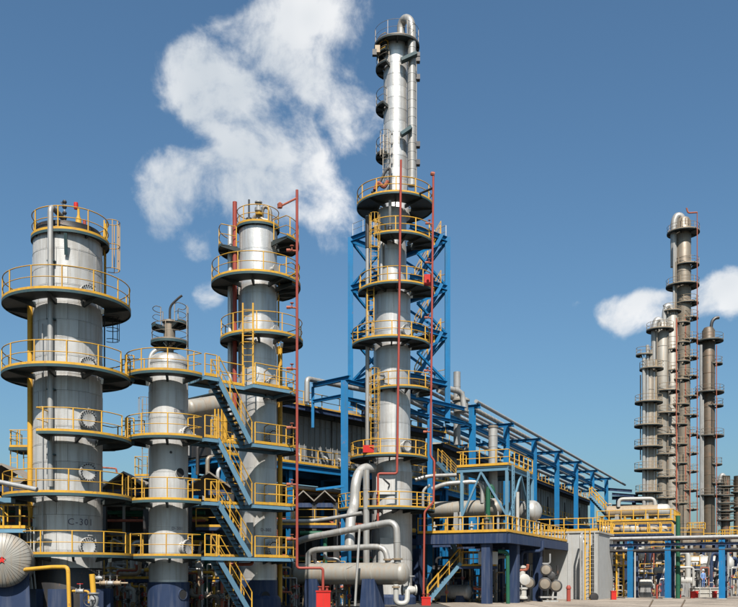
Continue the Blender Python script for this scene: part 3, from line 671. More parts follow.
# top
platform(M, (PX(397, D), D + .3), PZ(33.5, D - 1.3), r3 * .5, 22.5 * m2p, nb=8, rr=.014, paint='stained_steel', toe=.05, edge='dark_deck')
for a0, a1, py, rr_, pm in ((-150, -30, 67, 20, 'stained_steel'), (-140, -40, 107, 20, 'stained_steel'), (-140, -40, 155, 20, 'stained_steel'), (-120, -35, 54, 19, 'yellow_paint')):
    platform(M, cU, PZ(py, D), r3 + .04, rr_ * m2p, a0, a1, nb=3, rr=.022, paint=pm, toe=.05, edge='dark_deck')
part(M, MB().box(P(377.5, 50, D - .4), (.35, .35, .5)), 'lamp_box', 'tan_pipe'); part(M, MB().box(P(374.5, 53, D - .5), (.3, .3, .4)), 'junction_box', 'dark_steel')
ohp = part(M, MB().tube([P(401, 36, D + .3), P(401, 24, D + .3), P(405.5, 17.5, D - .1), P(411.8, 22, D - .5), P(411.8, 60, D - .5), P(411.8, 186, D - .5)], .29, 18, .75), 'overhead_pipe', 'silver_pipe')
me = MB()
for k in range(17): part(ohp, MB().lathe((PX(411.8, D - .5), D - .5, PZ(44 + k * 8.6, D)), [(.285, -.03), (.305, -.025), (.305, .025), (.285, .03)], 18, cap=False), 'band', 'silver_pipe')
part(M, MB().tube([P(415.8, 55, D), P(415.8, 200, D)], .09, 8), 'side_pipe', 'silver_pipe')
for py, w_ in ((57, 12), (131, 8)): part(M, MB().bar(P(401, py + 4, D - .9), P(401 + w_ * 1.3, py - 3, D - .9), .5, .22), 'pipe_support', 'teal_steel')
for py in (56, 60, 78, 145, 163): part(M, MB().box(P(418, py, D), (.28, .4, .35)), 'clamp', 'dark_steel')
ladder(M, P(386.5, 188, D - 1), P(386.5, 134, D - 1), (-.3, -1, 0), wd=.5, cage=True, m='stained_steel')
for yy in (134, 144, 154, 164): part(M, MB().box(P(392, yy, D - 1), (.1, .15, .1)), 'step_bolt', 'dark_steel')
# equipment on the wide platform below the upper shell
mb = MB().tube([P(372, 193, D - 1.5), P(378, 186, D - 1.5), P(386, 170, D - 1.3), P(390, 168, D - 1.2), P(390.5, 190, D - 1.2)], .1, 8, .3); part(M, mb, 'vent_line', 'dark_steel')
part(M, MB().tube([P(375, 190, D - 1.6), P(378, 182, D - 1.6), P(384, 188, D - 1.6), P(388, 181, D - 1.6)], .14, 8, .2), 'valve_cluster', 'rust_red_pipe')
part(M, MB().tube([P(390, 200, D - 2.2), P(390, 226, D - 1.6)], .1, 10), 'drain_pipe', 'silver_pipe'); part(M, MB().lathe(P(390, 228, D - 1.5), [(.16, -.15), (.16, .12), (.1, .2)], 10), 'drain_trap', 'dark_steel')
# pipes and ladder on the left side
part(M, MB().tube([P(367.6, 216, D - .6), P(367.6, 250, D - .6), P(367.3, 452, D - .6)], .145, 12), 'riser_pipe', 'silver_pipe')
part(M, MB().tube([P(367.6, 217, D - .62), P(367.6, 248, D - .62)], .17, 12), 'pipe_jacket', 'dark_steel')
part(M, MB().tube([P(381.5, 240, D - .9), P(381.5, 283, D - .9)], .12, 10), 'side_riser', 'aluminium')
lx = PX(374.5, D - 1.9)
for y0, y1 in ((281, 216), (452, 370)): ladder(M, (lx, D - 1.9, PZ(y0, D - 1.9)), (lx, D - 1.9, PZ(y1, D - 1.9)), (0, -1, 0), wd=.5, cage=True, rr=.04)
ladder(M, (PX(370.5, D - 1.5), D - 1.5, PZ(336, D - 1.5)), (PX(370.5, D - 1.5), D - 1.5, PZ(285, D - 1.5)), (-.4, -1, 0), wd=.5, cage=False, rr=.04)
part(M, MB().box(P(368.5, 449, D - 2.2), (.75, .3, .5)), 'hose_reel_box', 'bright_red')
part(M, MB().box(P(428, 280, D - 2), (.55, .45, .65)), 'hose_reel_box', 'bright_red')
for py, px in ((446, 404), (330, 404)): manhole(M, cM, r1, angx(cM, r1, D, px), PZ(py, D - r1), .42)
nozzle(M, cM, r1, angx(cM, r1, D, 383), PZ(376, D - r1), .2)
part(M, MB().box(P(388, 552, D - r1 * 1.1), (1.1, .12, 2.0)), 'name_plate_panel', 'pale_wall'); part(M, MB().box(P(386, 485, D - r1 * 1.12), (1.35, .1, 1.3)), 'cover_plate', 'grey_cladding')
part(M, MB().tube([P(383, 478, D - 1.55), P(390, 484, D - 1.6), P(388, 488, D - 1.6)], .04, 6, .1), 'cable', 'dark_steel')
# red standpipes in front of it
Dr = 60.9
s2 = standpipe('red fire standpipe running down the middle of the tallest column', [P(401, 160, Dr), P(399, 330, Dr), P(397, 473.5, Dr), P(378, 473.5, Dr), P(378, 526, Dr), P(362, 527, Dr + .5), P(352, 530, Dr + 2)], .078, [], Dr)
s3 = standpipe('red fire standpipe along the right edge of the tallest column', [P(433.4, 172, Dr), P(430.5, 456, Dr), P(434.5, 461, Dr), P(433.5, 502, Dr), P(424.5, 512, Dr), P(423.5, 598, Dr)], .07, [(433, 224), (432.6, 263), (432, 318), (431.4, 371), (430.8, 432)], Dr)
part(s3, MB().lathe(P(432.5, 174, Dr), [(.14, -.15), (.14, .1), (.05, .15)], 8, (-1, 0, .2)), 'spray_nozzle', 'rust_red_pipe'); part(s3, MB().tube([P(433, 188, Dr), P(419, 194, Dr + 1)], .08, 8), 'pipe_support', 'dark_steel')
hose_box('small bright red hydrant box at the foot of the right standpipe', 426, 598, 606, 9, Dr - .5)

# ================================================================== blue frame round it (turned about 45 degrees)
Dt = 72.0; S2 = PX(350.5, Dt), PX(447.5, Dt)
pl, pr_ = V((S2[0], Dt, 0)), V((S2[1], Dt, 0)); mid = (pl + pr_) / 2; hw = (pr_ - pl).length / 2; pb = mid + V((.2, hw * 1.02, 0)); pf = mid + V((-.2, -hw * .98, 0))
FR = thing('stair_tower', 'bright blue braced steel frame standing round the tallest column', 'tower', tuple(mid))
ztf = PZ(238, Dt)
for q, zb_ in ((pl, 14.3), (pr_, PZ(423, Dt)), (pb, 14.3)): part(FR, MB().ibeam(q + V((0, 0, zb_)), V((q.x, q.y, ztf)), .42, .42, .04, (0, 1, 0)), 'post', 'blue_steel')
lvz = [ztf - .15, PZ(288.5, Dt), PZ(336, Dt), PZ(384, Dt)]
def stub(q, fr): return q.lerp(pf, fr)
for i, z in enumerate(lvz):
    zz = V((0, 0, z))
    for a, b, nm in ((pl, pb, 'beam'), (pb, pr_, 'beam'), (pl, stub(pl, .8), 'front_beam'), (pr_, stub(pr_, .8), 'front_beam')):
        d = (b - a).normalized() * .17; part(FR, MB().ibeam(a + zz + d, b + zz - d, .3, .38), nm, 'blue_steel')
    part(FR, MB().prism([tuple((pr_ + (stub(pr_, .5) - pr_) * .08)[:2])[:2], tuple(pb.lerp(pr_, .9)[:2]), tuple(pb.lerp(pr_, .1)[:2]), (pb.x - .3, pb.y - 1.2), (pr_.x - 1.6, pr_.y)], z + .152, z + .2), 'grating', 'dark_deck')
    if i < 3:
        z0 = lvz[i + 1]
        for a, b in ((pl, pb), (pb, pr_)):
            for u0, u1 in ((0, 1), (1, 0)):
                part(FR, MB().bar(a.lerp(b, .04 + .92 * u0) + V((0, 0, z0 + .2)), a.lerp(b, .04 + .92 * u1) + V((0, 0, z - .2)), .16, .18), 'brace', 'blue_steel')
        for q in (pl, pr_):
            b = stub(q, .62); h = (z + z0) / 2
            part(FR, MB().bar(q.lerp(b, .06) + V((0, 0, z - .18)), b + V((0, 0, h)), .14, .18), 'brace', 'blue_steel'); part(FR, MB().bar(q.lerp(b, .06) + V((0, 0, z0 + .18)), b + V((0, 0, h)), .14, .18), 'brace', 'blue_steel')
    e0 = pb.lerp(pr_, .03); e1 = pb.lerp(pr_, .97)
    mb = MB(); rail_mesh(mb, [e0 + V((0, 0, z + .2)), e1 + V((0, 0, z + .2))], 1.0, .028, 1.4)
    if i == 0: m5 = MB(); rail_mesh(m5, [stub(pl, .05) + V((0, 0, z + .2)), stub(pl, .5) + V((0, 0, z + .2))], 1.0, .022, 1.2); part(FR, m5, 'handrail', 'grey_pipe')
    part(FR, mb, 'handrail', 'grey_pipe' if i == 0 else 'yellow_paint')
for i in range(3):
    a = V((PX(442, Dt - .9), Dt - .9, lvz[i] + .1)); b = V((PX(416, Dt - .9), Dt - .9, lvz[i + 1] + .2))
    stair(['topmost', 'middle', 'lowest'][i] + ' flight of dark blue stairs behind the tallest column inside the blue frame', a, b, V((.0, .8, 0)), 'stairs in the blue frame', strm='blue_steel')

# ================================================================== pipes and big exchanger drum at the foot of the tall column
def vline(px0, px1, D1, direction, py):       # two points on a line through (px1, D1) along a plant direction, at the given screen columns
    x1 = PX(px1, D1); k = (px0 - CX) / F; s = (x1 - k * D1) / (direction.x - k * direction.y)
    return V((x1 - direction.x * s, D1 - direction.y * s, PZ(py, D1)))
De = 54.0; zc = PZ(573.5, De); b = V((PX(402, De), De, zc)); a = vline(300, 402, De, VV, 573.5)
rdm = 11.2 * De / F
drum('exchanger_drum', 'long beige horizontal drum on dark blue piers at the foot of the tallest column', a, b, rdm, 'beige_vessel', .62, (.16, .72), bandn=4, sw=.55)
ex = (b - a).normalized()
pipe('elbow_pipe', 'grey pipe rising from the drum and running left above it', [vline(262, 396, De - .1, VV, 545) + V((0, 0, -.6)), vline(306, 396, De - .1, VV, 536) + V((0, 0, .0)), P(396.5, 521, De), P(397.5, 563, De)], .21, 'silver_pipe', .7, flanges=[(P(397.4, 559, De), (0, 0, 1))], fm='tan_pipe', seg=16)
pipe('loop_pipe', 'grey pipe looping over the beige drum from end to end', [P(308, 565, De + 2.6), P(308, 550, De + 2.6), P(384.5, 546, De + .5), P(388, 562, De + .4)], .18, 'silver_pipe', .8, flanges=[(P(387.6, 559.5, De + .4), (0, 0, 1))], fm='tan_pipe', seg=16)
pipe('duct', 'fat silver duct with an elbow left of the tallest column', [P(374, 468, 62.5), P(362, 468, 62), P(355.5, 480, 61.3), P(354.5, 508, 61.2), P(350.5, 515, 60), P(349.5, 549, 59.5)], .34, 'silver_pipe', 1.1, seg=18)
pipe('vertical_pipe', 'straight silver vertical pipe between the fat duct and the tallest column', [P(366.3, 470, 61), P(366.3, 566, 61)], .22, 'silver_pipe', seg=14)
pipe('thin_post', 'thin grey leaning pipe passing in front of the beige drum', [P(368.5, 527, 51.5), P(367.8, 540, 51.5), P(363, 560, 51.3), P(356.5, 609, 51)] if False else [P(359.5, 529, 52.6), P(355, 606, 52.2)], .075, 'silver_pipe')
pipe('drain_loop', 'white u shaped drain pipe under the right end of the beige drum', [P(396, 584, De - .2), P(396, 603.5, De - .2), P(407, 603.5, De - .2), P(407.5, 590, De)], .16, 'white_vessel', .3, flanges=[(P(396, 587, De - .2), (0, 0, 1))], fm='tan_pipe')
valve('white angle valve below the right end of the beige drum', P(409, 590, De + .6), (1, .2, 0), .2, 'white_vessel', 'grey_pipe')
pipe('green_pipe', 'green pipe dropping behind the beige drum on the left', [P(300, 533, 60), P(325, 533, 60), P(325.5, 575, 60)], .14, 'green_paint', .3)
pipe('red_branch', 'short red branch pipe behind the grey elbow pipe', [P(338, 533, 61.5), P(352, 530, 61.5), P(352, 526, 61.5)], .12, 'bright_red', .3)
pipe('wall_hose', 'black cable slung along the beige drum', [a + V((0, -rdm * 1.03, .1)), a.lerp(b, .35) + V((0, -rdm * 1.04, 0)), a.lerp(b, .5) + V((0, -rdm * .95, .35)), a.lerp(b, .56) + V((0, -rdm * .6, .55))], .022, 'dark_steel', .2, seg=6, cat='cable')
pipe('white_pipe', 'pale pipe running level just above the lowest platform left of the tallest column', [P(272, 521, 59), P(312, 521, 59), P(333, 518, 58.6), P(362, 513, 58)], .13, 'silver_pipe', .5)
# big blue portal left of the tall column
Dp = 63.0
PT = thing('blue_portal', 'thick bright blue steel post with an arm reaching left, left of the tallest column', 'frame', tuple(P(344.5, 600, Dp).xy) + (0,))
qx = PX(344.5, Dp); zt = PZ(381, Dp)
part(PT, MB().ibeam((qx, Dp, .05), (qx, Dp, zt), .5, .5, .045, (0, 1, 0)), 'post', 'blue_steel')
arm = V((-V2.x, -V2.y, 0)); tip = V((qx, Dp, zt)) - V2 * 3.2
part(PT, MB().ibeam(V((qx, Dp, zt + .16)) + V2 * .5, tip + V((0, 0, .16)), .3, .3), 'arm', 'blue_steel')
part(PT, MB().ibeam(V((qx, Dp, zt - 1.0)) - V2 * .3, tip + V((0, 0, -1.0)), .2, .22), 'lower_arm', 'blue_steel')
part(PT, MB().ibeam(tip + V((0, 0, .0)), tip + V((0, 0, -2.9)), .2, .2, .025, (0, 1, 0)), 'hanger', 'blue_steel')
part(PT, MB().ibeam(V((qx, Dp, zt)) + U2 * .3, V((qx, Dp, zt)) + U2 * 14, .28, .28), 'runner_beam', 'blue_steel')
part(PT, MB().ibeam(V((qx, Dp, zt - 1.2)) + U2 * .3, V((qx, Dp, zt - 1.2)) + U2 * 14, .24, .24), 'runner_beam', 'blue_steel')
part(PT, MB().bar(P(316, 489.5 + 386 - 386, Dp - .2), P(344, 486, Dp - .2), .14, .16), 'stub_beam', 'blue_steel')
p2 = V((qx, Dp, 0)) + U2 * 9.5; part(PT, MB().ibeam((p2.x, p2.y, .05), (p2.x, p2.y, zt - .15), .4, .4, .04, (0, 1, 0)), 'post', 'blue_steel')
# ================================================================== air cooler bank behind the left columns
Q0 = V((PX(440, 76), 76, 0)); BK = -V2
def ba(s, w, z): return Q0 - U2 * s + BK * w + V((0, 0, z))
ZL, ZT = 10.0, 14.25
def deck_frame(f, s0, s1, dep, nb, zl, lab, post='blue_steel', rail=True):
    t = thing('cooler_deck', lab, 'deck', tuple(f((s0 + s1) / 2, 0, 0)))
    q = [f(s0, 0, 0), f(s1, 0, 0), f(s1, dep, 0), f(s0, dep, 0)]
    part(t, MB().prism([tuple(p[:2]) for p in q], zl - .06, zl), 'deck_plate', 'dark_deck')
    for w in (0.0, dep * .5, dep):
        part(t, MB().ibeam(f(s0, w, zl - .3), f(s1, w, zl - .3), .3, .44), 'main_beam', 'blue_steel')
    n = nb
    for k in range(n + 1):
        s = s0 + (s1 - s0) * k / n
        for w in (.35, dep * .5, dep - .35): part(t, MB().ibeam(f(s, w, .05), f(s, w, zl - .53), .34, .34, .03, tuple(BK)), 'post', post)
        part(t, MB().ibeam(f(s, .4, zl - .32), f(s, dep - .4, zl - .32), .24, .36), 'cross_beam', post)
        part(t, MB().ibeam(f(s, .4, zl * .55), f(s, dep - .4, zl * .55), .24, .3), 'cross_beam', 'navy_paint')
    if rail:
        mb = MB(); rail_mesh(mb, [f(s0, .08, zl), f(s1, .08, zl)], 1.1, .035, 1.7); part(t, mb, 'handrail', 'yellow_paint')
        part(t, MB().bar(f(s0, .06, zl + .09), f(s1, .06, zl + .09), .03, .16), 'toe_board', 'yellow_paint')
    return t
deck_frame(ba, -1.2, 22.8, 6.6, 4, ZL, 'blue beamed deck carrying the cooler bays behind the left columns')
def cooler_bay(f, s0, s1, lab, zl, zt, flip=False, open_at=.62, group='cooler bays', dep=8.2, lod=0):
    t = thing('air_cooler', lab, 'cooler', tuple(f((s0 + s1) / 2, 3, zl)), group)
    L = s1 - s0; n = 5 if not lod else 4; z0, z1 = zl + .12, zt - .45; w0 = 1.55
    core = MB(); core.quadbox([f(s0 + .1, w0 + .12, z0), f(s1 - .1, w0 + .12, z0), f(s1 - .1, w0 + dep - .3, z0), f(s0 + .1, w0 + dep - .3, z0), f(s0 + .1, w0 + .12, z1), f(s1 - .1, w0 + .12, z1), f(s1 - .1, w0 + dep - .3, z1), f(s0 + .1, w0 + dep - .3, z1)])
    part(t, core, 'plenum', 'dark_steel')
    oi = int(open_at * n)
    for k in range(n):
        a0, a1 = s0 + L * k / n + .02, s0 + L * (k + 1) / n - .02
        if k == oi:      # two tapering sheets leave a tall trapezoid opening
            for u, g0, g1 in ((a0, a0 + (a1 - a0) * .12, a0 + (a1 - a0) * .34), (a1, a1 - (a1 - a0) * .12, a1 - (a1 - a0) * .34)):
                mb = MB(); lo, hi = min(u, g0), max(u, g0); lo2, hi2 = min(u, g1), max(u, g1)
                mb.quadbox([f(lo, w0, z0), f(hi, w0, z0), f(hi, w0 + .05, z0), f(lo, w0 + .05, z0), f(lo2, w0, z1 - .75), f(hi2, w0, z1 - .75), f(hi2, w0 + .05, z1 - .75), f(lo2, w0 + .05, z1 - .75)]); part(t, mb, 'panel', 'grey_panel')
            part(t, MB().quadbox([f(a0, w0, z1 - .74), f(a1, w0, z1 - .74), f(a1, w0 + .05, z1 - .74), f(a0, w0 + .05, z1 - .74), f(a0, w0, z1), f(a1, w0, z1), f(a1, w0 + .05, z1), f(a0, w0 + .05, z1)]), 'panel', 'grey_panel')
            part(t, MB().quadbox([f(a0 + .08, w0 + .06, z0), f(a1 - .08, w0 + .06, z0), f(a1 - .08, w0 + .1, z0), f(a0 + .08, w0 + .1, z0), f(a0 + .08, w0 + .06, z1 - .5), f(a1 - .08, w0 + .06, z1 - .5), f(a1 - .08, w0 + .1, z1 - .5), f(a0 + .08, w0 + .1, z1 - .5)]), 'opening', 'shade_black')  # black sheet standing in for the shaded inside of the bay
        else:
            mb = MB().quadbox([f(a0, w0, z0), f(a1, w0, z0), f(a1, w0 + .05, z0), f(a0, w0 + .05, z0), f(a0, w0, z1), f(a1, w0, z1), f(a1, w0 + .05, z1), f(a0, w0 + .05, z1)])
            pn = part(t, mb, 'panel', 'grey_panel')
            rb = MB()
            for q in (.03, .5, .97): s = a0 + (a1 - a0) * q; rb.bar(f(s, w0 - .035, z0), f(s, w0 - .035, z1), .05, .06)
            rb.bar(f(a0, w0 - .03, z0 + .5), f(a1, w0 - .03, z0 + .5), .05, .05); rb.bar(f(a0, w0 - .03, z1 - .6), f(a1, w0 - .03, z1 - .6), .05, .05)
            part(pn, rb, 'stiffener', 'grey_panel')
    # tube bundle box, roof deck, fan rings
    part(t, MB().quadbox([f(s0, w0 - .35, z1 + .01), f(s1, w0 - .35, z1 + .01), f(s1, w0 + dep, z1 + .01), f(s0, w0 + dep, z1 + .01), f(s0, w0 - .35, zt - .14), f(s1, w0 - .35, zt - .14), f(s1, w0 + dep, zt - .14), f(s0, w0 + dep, zt - .14)]), 'tube_bundle', 'dark_deck')
    for w in (3.2,) if dep < 6 else (3.2, 7.0): part(t, MB().lathe(f((s0 + s1) / 2, w, zt), [(1.55, -.1), (1.55, .15), (1.42, .5), (1.42, .75), (1.36, .75), (1.36, .2)], 24, cap=False), 'fan_ring', 'beige_vessel')
    for k in range(4):
        s = s0 + L * (k + .5) / 4; part(t, MB().tube([f(s, 1.25, z0 + .2), f(s, 1.25, z0 + .75), f(s, 1.55, z0 + .9)], .09, 8, .15), 'nozzle', 'silver_pipe')
    return t
labs = ['rightmost', 'second from right', 'second from left', 'leftmost']
for k in range(4): cooler_bay(ba, 5.7 * k + .05, 5.7 * (k + 1) - .05, labs[k] + ' grey panelled cooler bay high behind the left columns', ZL, ZT, open_at=(.62, .2, .62, .3, .62)[k], dep=4.9)
def roof_walk(f, s0, s1, z, lab, dep=1.7, w0=.35):
    t = thing('roof_walkway', lab, 'walkway', tuple(f((s0 + s1) / 2, w0, z)))
    q = [f(s0, w0, 0), f(s1, w0, 0), f(s1, w0 + 6.2, 0), f(s0, w0 + 6.2, 0)]
    part(t, MB().prism([tuple(p[:2]) for p in q], z - .12, z - .02), 'deck', 'dark_deck')
    part(t, MB().ibeam(f(s0, w0 - .02, z - .16), f(s1, w0 - .02, z - .16), .2, .34), 'edge_beam', 'navy_paint')
    mb = MB(); rail_mesh(mb, [f(s0, w0, z), f(s1, w0, z)], 1.05, .03, 1.8); part(t, mb, 'handrail', 'yellow_paint'); part(t, MB().bar(f(s0, w0 - .1, z + .06), f(s1, w0 - .1, z + .06), .03, .12), 'toe_board', 'yellow_paint')
roof_walk(ba, -1.2, 22.8, ZT, 'walkway with thin yellow rails on the roof of the cooler bays')
for k in range(7):
    s = 2 + k * 2.9 + rnd.uniform(-.6, .6); h = rnd.uniform(.5, 1.2)
    solo(MB().lathe(ba(s, 1.2, ZT), [(.28, 0), (.28, h * .5), (.16, h * .55), (.16, h), (.22, h), (.22, h + .08)], 12), 'fan_motor', ('grey_pipe', 'tan_pipe', 'navy_paint')[k % 3], 'small fan motor on the roof of the cooler bays', 'motor', 'roof motors')
pipe('roof_pipe', 'pale pipe with a down leg high over the roof of the cooler bays', [P(307, 402, 64), P(307, 378.5, 64), P(330, 383.5, 66), P(372, 391.5, 69.5), P(430, 404, 75)], .19, 'silver_pipe', .3)
pipe('roof_pipe', 'pale pipe bending down at its right end just right of the blue stair tower', [P(398, 376, 70), P(420, 381, 71.5), P(448, 388.5, 73.5), P(462, 392, 74.5), P(464, 408, 74.5)], .24, 'silver_pipe', .6)
rk_ = lambda t: V((PX(440, 72), 72, 17.3)) + U * t - VV * 2.4
pipe('roof_pipe', 'lower pale pipe crossing behind the right post of the blue stair tower', [P(405, 396, 74.5), P(432, 402, 76), P(452, 408, 78), rk_(9), rk_(30)], .2, 'silver_pipe', .6)
pipe('flare_stub', 'vertical vent pipe above the pipe rack right of the blue stair tower', [P(457, 372, 77), P(457, 445, 77)], .3, 'grey_pipe')
solo(MB().lathe(P(461, 412, 76.5), [(.6, 0), (.6, .9), (.75, .92), (.75, 1.05), (.3, 1.3), (.3, 1.7)], 18), 'silencer', 'beige_vessel', 'squat beige silencer on the rack right of the blue stair tower', 'vessel')
# pipes carried under the cooler deck, in the shade
pm = ['grey_pipe', 'silver_pipe', 'dark_steel', 'rust_red_pipe', 'grey_pipe', 'yellow_paint', 'green_paint', 'silver_pipe']
for lev, z in ((0, 8.3), (1, 5.75), (2, 3.2)):
    for k in range(9):
        w = .8 + k * .62; r_ = rnd.choice((.07, .1, .14, .18))
        s0, s1 = rnd.uniform(-1, 4), rnd.uniform(17, 22.5)
        pipe('rack_pipe', 'pipe running in the dark under the cooler deck', [ba(s0, w, z + r_), ba(s1, w, z + r_), ba(s1, w, z - rnd.uniform(.6, 2.5))], r_, pm[(lev * 3 + k * 5) % 8], group='pipes under the cooler deck', seg=8)
for k in range(18):
    s = rnd.uniform(1, 22); w = rnd.uniform(.6, 5); r_ = rnd.choice((.06, .09, .13)); z0 = rnd.uniform(3, 8.5); dx = rnd.uniform(.4, 1.6)
    pipe('drop_pipe', 'upright pipe dropping in the dark under the cooler deck', [ba(s, w, .2), ba(s, w, z0), ba(s + dx, w, z0), ba(s + dx, w + 1, z0)], r_, pm[(k * 3) % 8], group='drop pipes under the cooler deck', seg=8)
for k in range(7):
    s = 2 + k * 2.9; w = 2.2 + (k % 3) * 1.2; rr_ = rnd.uniform(.4, .7); a = ba(s, w, 1.4 + (k % 2) * .5)
    drum('pump_drum', 'small horizontal drum in the dark under the cooler deck', a, a + U2 * 1.8 if k % 2 else a + VV * 1.8, rr_, ('beige_vessel', 'dark_steel', 'grey_pipe')[k % 3], .5, (.25, .75), group='drums under the cooler deck', bandn=2, seg=18, sw=.15)
solo(MB().bar(ba(-4, 6.9, 4.7), ba(22.9, 6.9, 4.7), .15, 9.4), 'shade_backing', 'dark_steel', 'added dark sheet wall standing in for the shade behind the cooler deck', 'wall')  # added dark backing, blocks the sky and stands in for deep shade

# ================================================================== folded roof sheds
def folded_shed(lab, x0, x1, D0, D1, zv, zp, n, wall=True, posts=True):
    t = thing('folded_roof_shed', lab, 'shed', ((x0 + x1) / 2, D0, 0)); w = (x1 - x0) / n
    for k in range(n):
        xa, xm, xb = x0 + w * k, x0 + w * (k + .5), x0 + w * (k + 1)
        for p, q in (((xa, zv), (xm, zp)), ((xm, zp), (xb, zv))):
            sl = .012 if p[1] > q[1] else -.012
            mb = MB().quadbox([(p[0], D0, p[1] - .1), (q[0] + sl * 0, D0, q[1] - .1), (q[0], D1, q[1] - .1), (p[0], D1, p[1] - .1), (p[0], D0, p[1]), (q[0], D0, q[1]), (q[0], D1, q[1]), (p[0], D1, p[1])]); part(t, mb, 'roof_plate', 'fibre_roof')
    if posts:
        for k in range(n + 1):
            for y in (D0 + .4, D1 - .4): part(t, MB().box((x0 + w * k, y, zv / 2 - .08), (.3, .3, zv - .16)), 'post', 'dark_steel')
        part(t, MB().box(((x0 + x1) / 2, D0 + .4, zv - .32), (x1 - x0, .22, .3)), 'front_beam', 'navy_paint')
    if wall: part(t, MB().box(((x0 + x1) / 2, D1 - .05, zv / 2), (x1 - x0, .15, zv)), 'shade_back_wall', 'dark_steel')  # added dark wall in place of the black shade at the back
    return t
Ds = 50.0
folded_shed('dark shed with a zigzag folded roof behind the two left columns', PX(18, Ds) - 3 * 2.38 - .1, PX(18, Ds) + 5 * 2.38 - .1, Ds, 59, PZ(486, Ds), PZ(471, Ds), 8)
folded_shed('small zigzag folded roof under the cooler deck right of the third column', PX(292.5, 61.5), PX(335.5, 61.5), 61.5, 66, PZ(500, 61.5), PZ(490, 61.5), 2, wall=False, posts=True)
folded_shed('nearer folded roof at the left edge behind the yellow riser', PX(-32, 47), PX(34, 47), 47, 50, PZ(482, 47), PZ(463, 47), 1, wall=False)
# clutter inside the dark shed
for k in range(34):
    x = PX(-10 + k * 7.2, 53); Dk = rnd.uniform(50.5, 56.5); z0 = rnd.uniform(2.2, 6.4); r_ = rnd.choice((.06, .09, .12, .16)); ln_ = rnd.uniform(-3, 3)
    pipe('shed_pipe', 'pipe in the dark shed behind the two left columns', [(x, Dk, .2), (x, Dk, z0), (x + ln_, Dk, z0), (x + ln_, Dk + 1.5, z0)], r_, pm[(k * 5) % 8], group='pipes in the dark shed', seg=8)
for k in range(9):
    z = 1.6 + k * .58; Dk = 51 + (k * 1.7) % 5
    pipe('shed_header', 'level header pipe in the dark shed behind the two left columns', [(PX(-20, Dk), Dk, z), (PX(205, Dk), Dk, z)], (.08, .13, .1)[k % 3], pm[(k * 3 + 1) % 8], group='headers in the dark shed', seg=8)
for k in range(12):
    x = PX(rnd.uniform(100, 240), 49); q = V((x, rnd.uniform(46.8, 49.4), rnd.uniform(.9, 2.6)))
    valve('hand wheel valve in the pipe clutter between the left columns', q, (rnd.choice((0, 1)), rnd.choice((1, .3)), 0), rnd.uniform(.08, .13), ('silver_pipe', 'grey_pipe', 'white_vessel')[k % 3], ('dark_steel', 'bright_red', 'yellow_paint')[k % 3], 'valves between the left columns')
    pipe('valve_pipe', 'upright pipe in the clutter between the left columns', [q + V((0, 0, -q.z + .1)), q + V((0, 0, rnd.uniform(.5, 1.6))), q + V((rnd.uniform(-1, 1), .5, 1.2))], .07, ('silver_pipe', 'white_vessel', 'tan_pipe')[k % 3], .2, group='pipes between the left columns', seg=8)
# pipes threading behind, seen in the gaps
pipe('gap_pipe', 'grey pipe crossing low in front of the far left column', [P(-20, 478, 39.0), P(18, 485.5, 38.8), P(37, 489.5, 38.6)], .10, 'grey_pipe', .3)
pipe('yellow_pipe', 'yellow pipe bending down in front of the far left column base', [P(20, 570, 37.5), P(52, 567, 37), P(68, 567, 36.6), P(69.5, 612, 36.6)], .085, 'yellow_paint', .2)
yv = pipe('yellow_pipe', 'thick upright yellow pipe at the bottom in front of the far left column', [P(92, 574, 36.8), P(94, 600, 36.8), P(94, 612, 36.8)], .115, 'yellow_paint', .2)
pipe('yellow_pipe', 'thin yellow cross pipe between the two upright yellow pipes', [P(70, 591, 36.8), P(89, 591, 36.8), P(89, 603, 36.8)], .05, 'yellow_paint', .15)
valve('grey valve on the thick upright yellow pipe', P(94, 600, 36.7), (0, 0, 1), .14, 'grey_pipe', 'dark_steel'); valve('small valve with a red wheel low between the yellow pipes', P(80, 591, 36.7), (1, 0, 0), .07, 'grey_pipe', 'bright_red')
for k, (px, py) in enumerate(((99, 578), (104, 583), (110, 583), (117, 583))): valve('small valve on the pipe cluster right of the thick yellow pipe', P(px, py, 38.4), (1, 0, 0), .075, 'tan_pipe' if k % 2 else 'grey_pipe', 'dark_steel', 'valves right of the yellow pipe')
pipe('small_pipe', 'thin level pipe carrying small valves right of the thick yellow pipe', [P(92, 583, 38.4), P(128, 583, 38.4)], .04, 'tan_pipe')
for k, px in enumerate((27.5, 30.5, 34)): pipe('white_pipe', 'thin white upright pipe beside the base of the far left column', [P(px, 527, 40.6), P(px, 572, 40.6), P(px + 2, 590, 40.6)], .04, 'white_vessel', group='white pipes by the far left column')
